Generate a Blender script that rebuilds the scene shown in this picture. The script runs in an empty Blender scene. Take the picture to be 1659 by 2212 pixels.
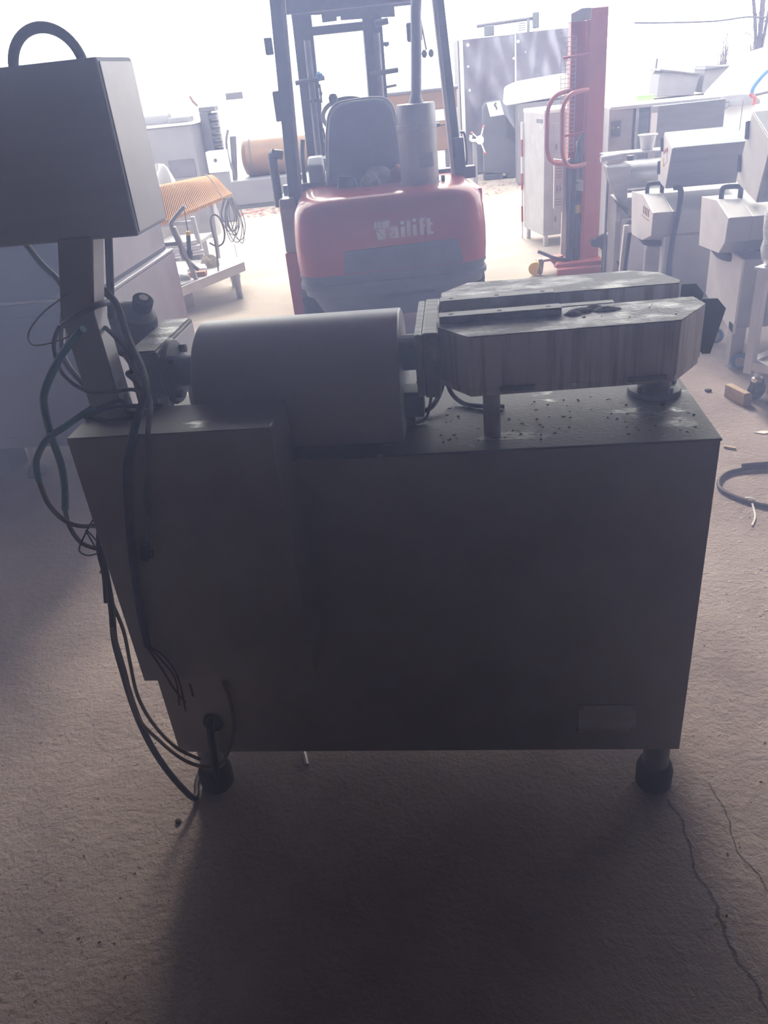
import bpy, bmesh, math, random
from mathutils import Matrix, Vector
random.seed(7)
SC = bpy.context.scene
COL = SC.collection

# ------------------------------------------------------------------ camera
cd = bpy.data.cameras.new('camera'); cam = bpy.data.objects.new('camera', cd); COL.objects.link(cam)
cd.sensor_fit = 'VERTICAL'; cd.sensor_height = 36.0; cd.lens = 27.30; cd.clip_start = .05; cd.clip_end = 400
cam.matrix_world = Matrix(((.99275, .04068, .11311, 0), (.07774, .50037, -.86232, -1.248), (-.09167, .86486, .49358, 1.5), (0, 0, 0, 1)))
SC.camera = cam
# ------------------------------------------------------------------ sky: plain bright overcast
w = bpy.data.worlds.new('overcast'); SC.world = w; w.use_nodes = True
bg = w.node_tree.nodes['Background']; bg.inputs[0].default_value = (.93, .95, 1.0, 1); bg.inputs[1].default_value = 4.2
sd = bpy.data.lights.new('hazy_sun', 'SUN'); sd.energy = 5.4; sd.angle = math.radians(13); sd.color = (1.0, .93, .88)
sun = bpy.data.objects.new('hazy_sun', sd); COL.objects.link(sun)
sun.rotation_euler = Vector((.10, -.86, -.63)).to_track_quat('-Z', 'Y').to_euler()
vs = SC.view_settings; vs.view_transform = 'Standard'; vs.look = 'None'; vs.gamma = 1; vs.use_curve_mapping = False; vs.exposure = 0.0
SC.cycles.max_bounces = 8; SC.cycles.volume_bounces = 1

# ------------------------------------------------------------------ materials
LOWSPEC = {'black_rubber', 'black_plastic', 'black_cable', 'grey_cable', 'dark_red_wire', 'khaki_cable', 'dark_grit', 'wood_shavings', 'worn_concrete'}
def mat(name, col, rough=.5, metal=0., col2=None, nscale=6, stretch=(1, 1, 1), bump=0., bscale=80, lo=.4, hi=.65, rough2=None, detail=6, coat=0):
    m = bpy.data.materials.new(name); m.use_nodes = True; N = m.node_tree.nodes; L = m.node_tree.links
    p = N['Principled BSDF']; p.inputs['Metallic'].default_value = metal; p.inputs['Roughness'].default_value = rough
    if name in LOWSPEC: p.inputs['Specular IOR Level'].default_value = .18
    if coat: p.inputs['Coat Weight'].default_value = coat; p.inputs['Coat Roughness'].default_value = .12
    tc = N.new('ShaderNodeTexCoord'); mp = N.new('ShaderNodeMapping'); mp.inputs['Scale'].default_value = stretch
    L.new(tc.outputs['Object'], mp.inputs[0])
    nz = N.new('ShaderNodeTexNoise'); nz.inputs['Scale'].default_value = nscale; nz.inputs['Detail'].default_value = detail; nz.inputs['Roughness'].default_value = .6
    L.new(mp.outputs[0], nz.inputs['Vector'])
    rp = N.new('ShaderNodeMapRange'); rp.inputs['From Min'].default_value = lo; rp.inputs['From Max'].default_value = hi
    L.new(nz.outputs['Fac'], rp.inputs['Value'])
    mx = N.new('ShaderNodeMix'); mx.data_type = 'RGBA'
    c2 = col2 or tuple(c * .8 for c in col)
    mx.inputs[6].default_value = (*col, 1); mx.inputs[7].default_value = (*c2, 1)
    L.new(rp.outputs[0], mx.inputs[0]); L.new(mx.outputs[2], p.inputs['Base Color'])
    if rough2 is not None:
        mr = N.new('ShaderNodeMapRange'); mr.inputs['To Min'].default_value = rough; mr.inputs['To Max'].default_value = rough2
        L.new(rp.outputs[0], mr.inputs['Value']); L.new(mr.outputs[0], p.inputs['Roughness'])
    if bump:
        n2 = N.new('ShaderNodeTexNoise'); n2.inputs['Scale'].default_value = bscale; n2.inputs['Detail'].default_value = 4
        L.new(mp.outputs[0], n2.inputs['Vector'])
        b = N.new('ShaderNodeBump'); b.inputs['Strength'].default_value = bump; b.inputs['Distance'].default_value = .01
        L.new(n2.outputs['Fac'], b.inputs['Height']); L.new(b.outputs[0], p.inputs['Normal'])
    return m

steel = mat('brushed_steel', (.56, .56, .59), .42, .75, (.46, .45, .48), 5, (1, 1, 6), .05, 200, rough2=.5)
steel_cab = mat('dull_steel_cabinet', (.42, .41, .43), .5, .55, (.34, .32, .33), 3, (1, 1, 1), .03, 60)
steel_shade = mat('shaded_cabinet_steel', (.12, .12, .15), .45, .5, (.095, .09, .12), 3, (1, 1, 1), .02, 60)  # dark copy for the tall cabinet front, its shade put into the colour
steel_top = mat('wiped_steel_top', (.17, .165, .18), .5, .45, (.55, .55, .57), 4.5, (1, 1.7, 1), .10, 110, .55, .62, rough2=.13)
steel_streak = mat('streaked_steel', (.86, .86, .92), .5, .1, (.46, .43, .45), 7, (7, 7, .35), .03, 90, .5, .70)
steel_lid = mat('floury_steel_lid', (.27, .26, .28), .5, .35, (.60, .595, .61), 11, (1, 1.7, 1), .3, 120, .47, .62, rough2=.3)
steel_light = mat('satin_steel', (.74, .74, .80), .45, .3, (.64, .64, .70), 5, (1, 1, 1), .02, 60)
steel_dark = mat('dark_steel', (.22, .22, .25), .5, .6, (.15, .15, .17), 7)
chrome = mat('bright_steel', (.75, .75, .77), .25, .9, (.6, .6, .62), 8)
alu = mat('worn_aluminium', (.34, .34, .36), .5, .4, (.52, .52, .54), 14, (1, 6, 1), .08, 200, .45, .62)
ctrl_m = mat('veiled_control_box', (.66, .75, .90), .55, .0, (.62, .70, .85), 4, (1, 1, 8), .02, 120)  # pale blue puts veiling glare into the control box colour
grey_box = mat('grey_painted_steel', (.34, .36, .40), .5, .2, (.29, .31, .35), 4, (1, 1, 8), .02, 120)
lightgrey = mat('pale_grey_metal', (.44, .43, .45), .5, .2, (.37, .36, .38), 9)
black = mat('black_rubber', (.025, .025, .03), .65, 0, (.04, .04, .045), 12, bump=.1)
blackp = mat('black_plastic', (.03, .03, .038), .4, 0, (.045, .045, .05), 12)
iron = mat('black_painted_iron', (.06, .065, .08), .45, .2, (.09, .09, .1), 10)
darkgrey = mat('dark_grey_paint', (.115, .12, .135), .5, .05, (.15, .155, .165), 6, bump=.05)
red_fl = mat('faded_red_paint', (.52, .035, .05), .3, 0, (.45, .04, .05), 4, coat=.5)
white_p = mat('white_paint', (.8, .79, .8), .5, 0, (.72, .71, .72), 8)
red_st = mat('orange_red_paint', (.40, .10, .085), .45, 0, (.33, .085, .075), 6)
orange = mat('orange_plastic', (.52, .27, .10), .5, 0, (.46, .23, .085), 8)
yellow = mat('yellow_plastic', (.75, .5, .05), .5, 0, (.65, .4, .05), 8)
teal = mat('teal_hose', (.03, .22, .27), .45, 0, (.04, .27, .31), 12)
cable_b = mat('black_cable', (.022, .02, .026), .6, 0, (.045, .04, .05), 30)
cable_g = mat('grey_cable', (.15, .14, .15), .5, 0, (.2, .19, .19), 30)
cable_y = mat('khaki_cable', (.2, .17, .11), .5, 0, (.25, .21, .14), 30)
cable_r = mat('dark_red_wire', (.12, .02, .025), .5, 0, (.16, .02, .03), 30)
wood = mat('pale_wood', (.5, .36, .25), .7, 0, (.38, .26, .18), 8, (1, 8, 8), .2, 40)
brown = mat('brown_brick_paper', (.35, .18, .13), .8, 0, (.28, .14, .1), 8)
fabric = mat('veiled_seat_vinyl', (.14, .16, .20), .65, 0, (.17, .19, .23), 8, bump=.1)  # black seat lifted to blue-grey, veiling glare put into its colour
cloth = mat('grey_cloth', (.28, .28, .27), .9, 0, (.4, .4, .38), 14, bump=.3, bscale=60)
clothr = mat('red_edged_cloth', (.32, .12, .14), .9, 0, (.42, .2, .2), 14, bump=.3, bscale=60)
film = mat('clear_wrap', (.62, .66, .7), .2, 0, (.85, .88, .92), 14, (1, 1, 5), .6, 40)
blue = mat('blue_rubber', (.05, .16, .34), .5, 0, (.06, .2, .38), 12)
green = mat('lime_plastic', (.28, .6, .2), .5, 0, (.3, .55, .2), 6)
ductm = mat('galvanised_sheet', (.27, .27, .32), .34, .75, (.18, .165, .21), 1.6, (1, 1, 1), .7, 2.2)
outsteel = mat('weathered_sheet', (.125, .125, .145), .5, .15, (.09, .085, .105), 3)
outlight = mat('pale_sheet', (.20, .195, .22), .5, .1, (.17, .165, .19), 3)
copper = mat('tan_drum_metal', (.22, .13, .075), .4, .2, (.16, .10, .065), 2, (1, 1, 4))
barkm = mat('grey_bark', (.09, .085, .105), .8, 0, (.06, .055, .07), 6)
tarpm = mat('white_tarp', (.6, .6, .62), .6, 0, (.5, .5, .53), 5, bump=.4, bscale=12)
rscrap = mat('red_scrap', (.42, .13, .12), .7, 0, (.3, .08, .07), 20)
chipm = mat('wood_shavings', (.42, .36, .32), .8, 0, (.55, .5, .46), 40)
gritm = mat('dark_grit', (.06, .05, .05), .8, 0, (.1, .09, .08), 40)
paperm = mat('white_paper', (.8, .8, .8), .7, 0, (.7, .7, .72), 30)
wallm = mat('shed_panel', (.14, .085, .125), .7, .0, (.12, .07, .105), 2)
roofm = mat('shed_roof_sheet', (.10, .06, .09), .7, .1, (.08, .05, .072), 2)
groundm = mat('yard_ground', (.40, .345, .305), .9, 0, (.33, .28, .25), 1.5, bump=.4, bscale=14)

def concrete():
    m = mat('worn_concrete', (.42, .352, .352), .8, 0, (.29, .238, .245), 3.4, (1, 1, 1), 0, 30, .36, .7, detail=12)
    N = m.node_tree.nodes; L = m.node_tree.links; p = N['Principled BSDF']
    tc = [n for n in N if n.type == 'TEX_COORD'][0]
    n1 = N.new('ShaderNodeTexNoise'); n1.inputs['Scale'].default_value = 90; n1.inputs['Detail'].default_value = 6; n1.inputs['Roughness'].default_value = .65
    n2 = N.new('ShaderNodeTexNoise'); n2.inputs['Scale'].default_value = 38; n2.inputs['Detail'].default_value = 5
    L.new(tc.outputs['Object'], n1.inputs['Vector']); L.new(tc.outputs['Object'], n2.inputs['Vector'])
    b1 = N.new('ShaderNodeBump'); b1.inputs['Strength'].default_value = .6; b1.inputs['Distance'].default_value = .014
    b2 = N.new('ShaderNodeBump'); b2.inputs['Strength'].default_value = .38; b2.inputs['Distance'].default_value = .016
    L.new(n1.outputs['Fac'], b1.inputs['Height']); L.new(n2.outputs['Fac'], b2.inputs['Height'])
    L.new(b1.outputs[0], b2.inputs['Normal']); L.new(b2.outputs[0], p.inputs['Normal'])
    # cracks running along the floor: |x - (a + b*y + wobble)| < width
    sx = N.new('ShaderNodeSeparateXYZ'); L.new(tc.outputs['Object'], sx.inputs[0])
    col = [l.from_socket for l in L if l.to_socket == p.inputs['Base Color']][0]
    def mth(op, a, b):
        n = N.new('ShaderNodeMath'); n.operation = op
        for i, v in enumerate((a, b)):
            if isinstance(v, (int, float)): n.inputs[i].default_value = v
            else: L.new(v, n.inputs[i])
        return n.outputs[0]
    nw = N.new('ShaderNodeTexNoise'); nw.inputs['Scale'].default_value = 7; nw.inputs['Detail'].default_value = 6; L.new(tc.outputs['Object'], nw.inputs['Vector'])
    wob = mth('MULTIPLY', mth('SUBTRACT', nw.outputs['Fac'], .5), .09)
    for a, b, y0, y1, wd in ((.413, -.13, -.62, .0, .0035), (.520, -.14, -.5, .05, .002)):
        d = mth('ABSOLUTE', mth('SUBTRACT', sx.outputs[0], mth('ADD', mth('MULTIPLY', sx.outputs[1], b), mth('ADD', wob, a))), 0)
        msk = mth('MULTIPLY', mth('LESS_THAN', d, wd), mth('MULTIPLY', mth('GREATER_THAN', sx.outputs[1], y0), mth('LESS_THAN', sx.outputs[1], y1)))
        mx = N.new('ShaderNodeMix'); mx.data_type = 'RGBA'; L.new(mth('MULTIPLY', msk, .75), mx.inputs[0]); L.new(col, mx.inputs[6]); mx.inputs[7].default_value = (.05, .04, .04, 1)
        col = mx.outputs[2]
    L.new(col, p.inputs['Base Color'])
    return m
concrete_m = concrete()

# ------------------------------------------------------------------ mesh builder
INV = {}
class B:
    def __init__(s): s.v = []; s.f = []
    def add(s, vs, fs):
        o = len(s.v); s.v += [tuple(x) for x in vs]; s.f += [tuple(i + o for i in f) for f in fs]; return s
    def box(s, x0, x1, y0, y1, z0, z1):
        return s.add([(x, y, z) for z in (z0, z1) for y in (y0, y1) for x in (x0, x1)], [(0, 2, 3, 1), (4, 5, 7, 6), (0, 1, 5, 4), (2, 6, 7, 3), (0, 4, 6, 2), (1, 3, 7, 5)])
    def obox(s, c, size, rot=(0, 0, 0)):
        from mathutils import Euler
        R = Euler(rot).to_matrix(); h = [k / 2 for k in size]; c = Vector(c)
        return s.add([c + R @ Vector((a * h[0], b * h[1], d * h[2])) for d in (-1, 1) for b in (-1, 1) for a in (-1, 1)], [(0, 2, 3, 1), (4, 5, 7, 6), (0, 1, 5, 4), (2, 6, 7, 3), (0, 4, 6, 2), (1, 3, 7, 5)])
    def prism(s, poly, ax, a0, a1):
        n = len(poly)
        def P(p, a): return {'x': (a, p[0], p[1]), 'y': (p[0], a, p[1]), 'z': (p[0], p[1], a)}[ax]
        return s.add([P(p, a0) for p in poly] + [P(p, a1) for p in poly], [tuple(range(n))[::-1], tuple(range(n, 2 * n))] + [(i, (i + 1) % n, (i + 1) % n + n, i + n) for i in range(n)])
    def loft(s, rings, cap=True):
        n = len(rings[0]); vs = [p for r in rings for p in r]; fs = []
        for k in range(len(rings) - 1):
            fs += [(k * n + i, k * n + (i + 1) % n, (k + 1) * n + (i + 1) % n, (k + 1) * n + i) for i in range(n)]
        if cap: fs += [tuple(range(n))[::-1], tuple(range((len(rings) - 1) * n, len(rings) * n))]
        return s.add(vs, fs)
    def cyl(s, p0, p1, r0, r1=None, n=20):
        p0 = Vector(p0); p1 = Vector(p1); r1 = r0 if r1 is None else r1
        z = (p1 - p0).normalized(); x = z.orthogonal().normalized(); y = z.cross(x)
        ring = lambda p, r: [p + (x * math.cos(2 * math.pi * i / n) + y * math.sin(2 * math.pi * i / n)) * r for i in range(n)]
        return s.loft([ring(p0, r0), ring(p1, r1)])
    def lathe(s, prof, c, axis=(0, 0, 1), n=24, cap=True):
        z = Vector(axis).normalized(); x = z.orthogonal().normalized(); y = z.cross(x); c = Vector(c)
        return s.loft([[c + z * h + (x * math.cos(2 * math.pi * i / n) + y * math.sin(2 * math.pi * i / n)) * max(r, 1e-4) for i in range(n)] for r, h in prof], cap)
    def tube(s, pts, r, n=8, sub=5, closed=False):
        P = [Vector(p) for p in pts]
        if sub > 1 and len(P) > 2:
            Q = []; m = len(P); segs = m if closed else m - 1
            for i in range(segs):
                a, b, c, d = (P[(i - 1) % m] if closed or i > 0 else P[0]), P[i % m], P[(i + 1) % m], (P[(i + 2) % m] if closed or i + 2 < m else P[-1])
                for k in range(sub):
                    t = k / sub; Q.append(.5 * ((2 * b) + (c - a) * t + (2 * a - 5 * b + 4 * c - d) * t * t + (3 * b - a - 3 * c + d) * t ** 3))
            if not closed: Q.append(P[-1])
            P = Q
        rings = []; up = None; m = len(P)
        for i, p in enumerate(P):
            t = ((P[(i + 1) % m] if closed or i < m - 1 else p) - (P[i - 1] if closed or i > 0 else p)).normalized()
            up = t.orthogonal().normalized() if up is None else (up - t * up.dot(t)).normalized()
            y = t.cross(up)
            rings.append([p + (up * math.cos(2 * math.pi * k / n) + y * math.sin(2 * math.pi * k / n)) * r for k in range(n)])
        if closed: rings.append(rings[0])
        return s.loft(rings, not closed)
    def torus(s, c, R, r, axis=(0, 0, 1), n=28, m=8, a0=0, a1=2 * math.pi, xref=None):
        z = Vector(axis).normalized(); x = Vector(xref) if xref else z.orthogonal().normalized(); y = z.cross(x); c = Vector(c); full = abs(a1 - a0 - 2 * math.pi) < 1e-6
        rings = []
        for i in range(n + 1):
            a = a0 + (a1 - a0) * i / n; d = x * math.cos(a) + y * math.sin(a)
            rings.append([c + d * (R + r * math.cos(2 * math.pi * k / m)) + z * r * math.sin(2 * math.pi * k / m) for k in range(m)])
        return s.loft(rings, not full)
    def out(s, name, m, parent=None, bevel=0, smooth=False, kind=None, label=None):
        root = parent
        while root is not None and root.name not in INV and root.parent: root = root.parent
        inv = INV.get(root.name) if root is not None else None
        me = bpy.data.meshes.new(name)
        me.from_pydata([inv @ Vector(p) for p in s.v] if inv else s.v, [], s.f); me.update()
        bm = bmesh.new(); bm.from_mesh(me); bmesh.ops.recalc_face_normals(bm, faces=bm.faces); bm.to_mesh(me); bm.free()
        if smooth:
            for p in me.polygons: p.use_smooth = True
            try: me.set_sharp_from_angle(angle=math.radians(38))
            except Exception: pass
        me.materials.append(m)
        o = bpy.data.objects.new(name, me); COL.objects.link(o)
        if parent is not None: o.parent = parent
        if bevel:
            md = o.modifiers.new('edge', 'BEVEL'); md.width = bevel; md.segments = 2; md.limit_method = 'ANGLE'; md.angle_limit = math.radians(35)
        if kind: o['kind'] = kind
        if label: o['label'] = label
        return o

def thing(name, label, cat, loc, rz=0., group=None, local=False):
    o = bpy.data.objects.new(name, None); COL.objects.link(o); o.location = loc; o.rotation_euler = (0, 0, rz)
    o.empty_display_size = .1
    o['label'] = label; o['category'] = cat
    if group: o['group'] = group
    INV[o.name] = None if local else (Matrix.Translation(loc) @ Matrix.Rotation(rz, 4, 'Z')).inverted()
    return o
def tag(o, label, cat, group=None, kind=None):
    o['label'] = label; o['category'] = cat
    if group: o['group'] = group
    if kind: o['kind'] = kind
    return o
def struct(o): o['kind'] = 'structure'; return o

# ------------------------------------------------------------------ the setting
EDGE = 4.3; RH_ = 3.12  # unseen roof, its edge and height shaped to cut sun on the near floor
def grid_plane(x0, x1, y0, y1, nx, ny, z=0.):
    b = B(); b.v = [(x0 + (x1 - x0) * i / nx, y0 + (y1 - y0) * j / ny, z) for j in range(ny + 1) for i in range(nx + 1)]
    b.f = [(j * (nx + 1) + i, j * (nx + 1) + i + 1, (j + 1) * (nx + 1) + i + 1, (j + 1) * (nx + 1) + i) for j in range(ny) for i in range(nx)]
    return b
struct(grid_plane(-5, 5, -5, EDGE, 4, 4).out('floor', concrete_m))
struct(grid_plane(-60, 60, EDGE, 120, 4, 4, -.004).out('ground', groundm))
struct(B().box(-5, 5, -5, EDGE, RH_, RH_ + .1).out('ceiling', roofm))
struct(B().box(-5, 5, -5.1, -5, 0, RH_).out('wall_back', wallm))
struct(B().box(-5.1, -5, -5, EDGE, 0, RH_).out('wall_left', wallm))
struct(B().box(5, 5.1, -5, EDGE, 0, RH_).out('wall_right', wallm))
def haze():
    m = bpy.data.materials.new('veil_haze'); m.use_nodes = True; N = m.node_tree.nodes; L = m.node_tree.links
    N.remove(N['Principled BSDF']); v = N.new('ShaderNodeVolumeScatter')
    v.inputs['Color'].default_value = (.50, .60, 1.0, 1); v.inputs['Density'].default_value = .195; v.inputs['Anisotropy'].default_value = .72
    L.new(v.outputs[0], N['Material Output'].inputs['Volume'])
    o = B().box(-4.98, 4.98, -4.98, 1.0, .002, RH_ - .02).out('haze', m)  # added volume standing in for veiling glare, stops behind the machine
    o['kind'] = 'stuff'; o['label'] = 'thin bluish haze added as veiling glare, ending just behind the machine'; o['category'] = 'haze'
haze()

# ================================================================== the machine in the middle
T = .9035
mc = thing('processing_machine', 'worn stainless machine with round-topped cover and flour-dusted twin boxes on its table', 'machine', (-.14, .22, 0))
body = B().box(-.703, .426, 0, .45, .161, .899).out('cabinet_body', steel_cab, mc, .002)
B().box(-.7045, .4275, -.0015, .4515, .8985, T).out('table_top', steel_top, mc, .001)
hs = B().prism([(-.670, .478), (-.3193, .478), (-.3193, 1.012), (-.670, 1.012)], 'y', -.1075, .016).out('step_housing', steel_cab, mc, .0015)
B().box(-.6695, -.3198, -.107, .0155, 1.0118, 1.0136).out('housing_lid', steel_top, hs, .0006)
for x, y in ((-.655, .05), (.393, .05), (-.655, .4), (.393, .4)):
    lg = B().cyl((x, y, .03), (x, y, .165), .029).out('leg', steel_dark, mc, smooth=True)
    B().lathe([(.036, 0), (.040, .006), (.041, .05), (.036, .066), (.0295, .07)], (x, y, 0)).out('foot', black, lg, smooth=True)
np_ = B().box(.207, .327, -.003, .001, .216, .295).out('nameplate', steel, mc, .0005)
for x in (.213, .321):
    for z in (.222, .289): B().cyl((x, -.003, z), (x, -.005, z), .003, n=8).out('rivet', chrome, np_)
B().box(-.6335, -.6285, -.0012, .002, .335, .372).out('slot', blackp, body)
gm = B().torus((-.601, -.002, .256), .021, .004, (0, 1, 0)).out('grommet', black, body, smooth=True)
B().cyl((-.601, -.0012, .256), (-.601, .003, .256), .02).out('cable_hole', blackp, body)
B().tube([(-.607, .006, .26), (-.604, -.02, .25), (-.605, -.03, .215), (-.612, -.03, .15), (-.617, -.02, .10)], .009).out('cable_stub', cable_b, body, smooth=True)

# round-topped cover
cy, cz, R = .165, .995, .121
prof = [(cy - R, .9045), (cy - R, cz)] + [(cy - R * math.cos(math.pi * i / 24), cz + R * math.sin(math.pi * i / 24)) for i in range(1, 24)] + [(cy + R, cz), (cy + R, .9045)]
B().prism(prof, 'x', -.497, -.118).out('motor_cover', mat('cover_sheet', (.60, .62, .67), .42, .25, (.54, .55, .60), 3, (.4, 1, 1), .01, 40), mc, .003, smooth=True)
# gearbox on the cover's shaft
sh = B().cyl((-.56, cy, 1.027), (-.49, cy, 1.027), .030).out('shaft', steel_dark, mc, smooth=True)
fl = B().lathe([(.062, 0), (.064, .004), (.060, .012), (.036, .016)], (-.572, cy, 1.027), (1, 0, 0), 28).out('shaft_flange', steel_dark, mc, smooth=True)
for a in (45, 135, 225, 315):
    y_, z_ = cy + .048 * math.cos(math.radians(a)), 1.027 + .048 * math.sin(math.radians(a))
    B().cyl((-.562, y_, z_), (-.546, y_, z_), .0085, n=6).out('bolt', iron, fl)
gb = B().prism([(-.634, .966), (-.572, .966), (-.572, 1.082), (-.634, 1.082)], 'y', .115, .34).out('gearbox', steel_dark, mc, .003)
B().box(-.629, -.577, .12, .335, 1.082, 1.0845).out('gearbox_lid', steel_lid, gb, .001)
B().box(-.5725, -.5705, .12, .335, .975, 1.075).out('gearbox_plate', steel_light, gb, .0005)
B().cyl((-.575, .10, T), (-.575, .10, 1.0), .011).out('gearbox_post', steel, mc, smooth=True)
B().cyl((-.59, .30, T), (-.59, .30, .97), .011).out('gearbox_post', steel, mc, smooth=True)
# motor standing behind the control post
mo = B().lathe([(.030, -.012), (.044, 0), (.046, .02), (.046, .075), (.040, .09), (.022, .1)], (-.713, .325, 1.035), (.45, -.25, .86), 24).out('motor', darkgrey, mc, smooth=True)
d = Vector((.45, -.25, .86)).normalized(); c0 = Vector((-.713, .325, 1.035)) + d * .1
B().lathe([(.020, -.006), (.021, .016), (.017, .02)], c0 + Vector((.012, 0, .004)), d, 20).out('motor_cap', black, mo, smooth=True)
B().cyl(c0 + Vector((.012, 0, .004)) + d * .018, c0 + Vector((.012, 0, .004)) + d * .0215, .009).out('motor_cap_stud', white_p, mo, smooth=True)
B().cyl((-.725, .28, 1.105), (-.68, .28, 1.098), .011, .014, 12).out('motor_nozzle', darkgrey, mo, smooth=True)
B().cyl((-.725, .28, 1.075), (-.69, .28, 1.07), .010, .012, 12).out('motor_nozzle', darkgrey, mo, smooth=True)
B().cyl((-.655, .30, 1.10), (-.628, .30, 1.035), .008).out('motor_strut', iron, mc, smooth=True)
# control post with its box
pst = B()
pst.loft([[(x + s, y, z) for x, y in ((-.728, .10), (-.666, .10), (-.666, .150), (-.728, .150))] for s, z in ((.006, T), (0, 1.165), (.036, 1.300))])
pst.out('control_post', steel_cab, mc, .0015)
B().loft([[(x + s, y, z) for x, y in ((-.666, .102), (-.664, .102), (-.664, .148), (-.666, .148))] for s, z in ((.006, T), (0, 1.165), (.036, 1.300))]).out('lit_post_side', steel_light, mc)  # lighter steel paints daylight onto the right face of the post
B().box(-.702, -.640, .085, .168, T, .912).out('post_foot', steel, mc, .002)
B().cyl((-.660, .125, .955), (-.668, .13, 1.0), .013).out('post_bracket', steel, mc, smooth=True)
B().tube([(-.725, .094, 1.150), (-.69, .092, 1.168), (-.655, .10, 1.180), (-.644, .125, 1.178)], .006).out('post_clamp', steel_dark, mc, smooth=True)
B().cyl((-.681, .2, 1.13), (-.640, .2, 1.30), .0072, n=14).out('conduit', iron, mc, smooth=True)
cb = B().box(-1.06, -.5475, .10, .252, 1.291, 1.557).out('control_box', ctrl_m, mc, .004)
B().box(-.548, -.5455, .106, .247, 1.297, 1.551).out('lit_box_side', steel_light, cb, .001)  # paler sheet, daylight on the right face put into the colour
B().torus((-.658, .168, 1.548), .060, .0085, (0, 1, 0), 24, 10, math.pi, 2 * math.pi, (1, 0, 0)).out('box_handle', iron, cb, smooth=True)
B().tube([(-.848, .24, 1.30), (-.850, .28, 1.262), (-.838, .29, 1.225), (-.812, .29, 1.19), (-.806, .29, 1.16), (-.826, .28, 1.105), (-.80, .2, 1.05), (-.73, .14, 1.0)], .0062).out('conduit', iron, mc, smooth=True)

# hub and drive plate right of the cover
B().cyl((-.118, cy, 1.035), (-.09, cy, 1.035), .034).out('drive_hub', steel_dark, mc, smooth=True)
B().cyl((-.118, .10, 1.075), (-.088, .10, 1.075), .009, n=6).out('bolt', steel, mc)
B().box(-.12, -.082, .11, .16, .925, .975).out('sensor_box', darkgrey, mc, .002)
B().box(-.118, -.10, .12, .15, T, .926).out('sensor_foot', steel_light, mc, .001)
dp = B().box(-.088, -.0745, .052, .275, .988, 1.101).out('drive_plate', alu, mc, .003)
B().box(-.0745, -.046, .050, .278, .986, 1.103).out('drive_plate', alu, mc, .004)

# twin conveyor boxes with chamfered corners
def ins(poly, d):
    cx = sum(p[0] for p in poly) / len(poly); cy_ = sum(p[1] for p in poly) / len(poly)
    return [(cx + (x - cx) * (1 - d), cy_ + (y - cy_) * (1 - d)) for x, y in poly]
PA = [(.004, .024), (.352, .040), (.412, .123), (.404, .172), (-.049, .145), (-.048, .091)]
PB = [(-.044, .255), (.405, .272), (.410, .292), (.386, .362), (.335, .392), (.009, .389), (-.044, .322)]
for P in (PA, PB):
    bx = B().prism(P, 'z', 1.006, 1.099).out('conveyor_box', steel_streak, mc, .0015)
    B().prism(P, 'z', 1.0985, 1.1012).out('box_lid', steel_lid, bx, .0006)
    B().prism(ins(P, .012), 'z', .994, 1.006).out('base_tray', steel_streak, bx, .0008)
    if P is PA:
        for x0, x1, yy in ((.055, .115, .025), (.270, .335, .035)):
            hg = B().obox(((x0 + x1) / 2, yy - .002, 1.0065), (x1 - x0, .006, .008), (0, 0, .046)).out('hinge', steel_dark, bx, .001)
            B().cyl((x0, yy - .006, 1.0065), (x1, yy - .003, 1.0065), .0032, n=8).out('hinge_pin', steel_dark, hg)
B().box(-.04, .38, .165, .262, 1.0, 1.06).out('conveyor_bed', steel_dark, mc, .001)
for x0, x1, y0, y1, z0, z1 in ((-.045, .168, .218, .247, 1.094, 1.113), (-.045, .168, .110, .139, 1.100, 1.114), (.06, .27, .176, .196, 1.075, 1.098)):
    rl = B().obox(((x0 + x1) / 2, (y0 + y1) / 2, (z0 + z1) / 2), (x1 - x0, y1 - y0, z1 - z0), (0, 0, .04)).out('guide_rail', alu, mc, .0015)
    for f in ((.1, .5, .9) if z1 > 1.1 else ()):
        xx = x0 + (x1 - x0) * f; yy = (y0 + y1) / 2 + (xx - (x0 + x1) / 2) * .04
        B().cyl((xx, yy, z1 - .0005), (xx, yy, z1 + .0006), .0045, n=12).out('screw_hole', iron, rl)
B().cyl((.042, .066, T), (.042, .066, .996), .0155).out('support_post', steel, mc, smooth=True)
pv = B().lathe([(.050, 0), (.051, .004), (.049, .010), (.032, .013), (.030, .03), (.028, .092)], (.363, .226, T), n=32).out('pivot_flange', steel_dark, mc, smooth=True)
for a in (-60, 20, 120, 220):
    B().cyl((.363 + .041 * math.cos(math.radians(a)), .226 + .041 * math.sin(math.radians(a)), T + .01), (.363 + .041 * math.cos(math.radians(a)), .226 + .041 * math.sin(math.radians(a)), T + .021), .0065, n=6).out('bolt', iron, pv)
for yy, dx, dz in ((.245, .006, -.004), (.315, -.016, .008)):
    B().prism([(.436 + dx, 1.079 + dz), (.463 + dx, 1.078 + dz), (.480 + dx, 1.058 + dz), (.461 + dx, .972 + dz), (.446 + dx, .972 + dz), (.436 + dx, .992 + dz)], 'y', yy - .0018, yy + .0018).out('chute_plate', darkgrey, mc, .0006)
B().box(.437, .456, .245, .315, .972, .976).out('chute_plate', darkgrey, mc)
B().prism([(.395, 1.07), (.45, 1.06), (.45, .985), (.395, .985)], 'y', .255, .305).out('chute_mount', darkgrey, mc, .002)

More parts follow.
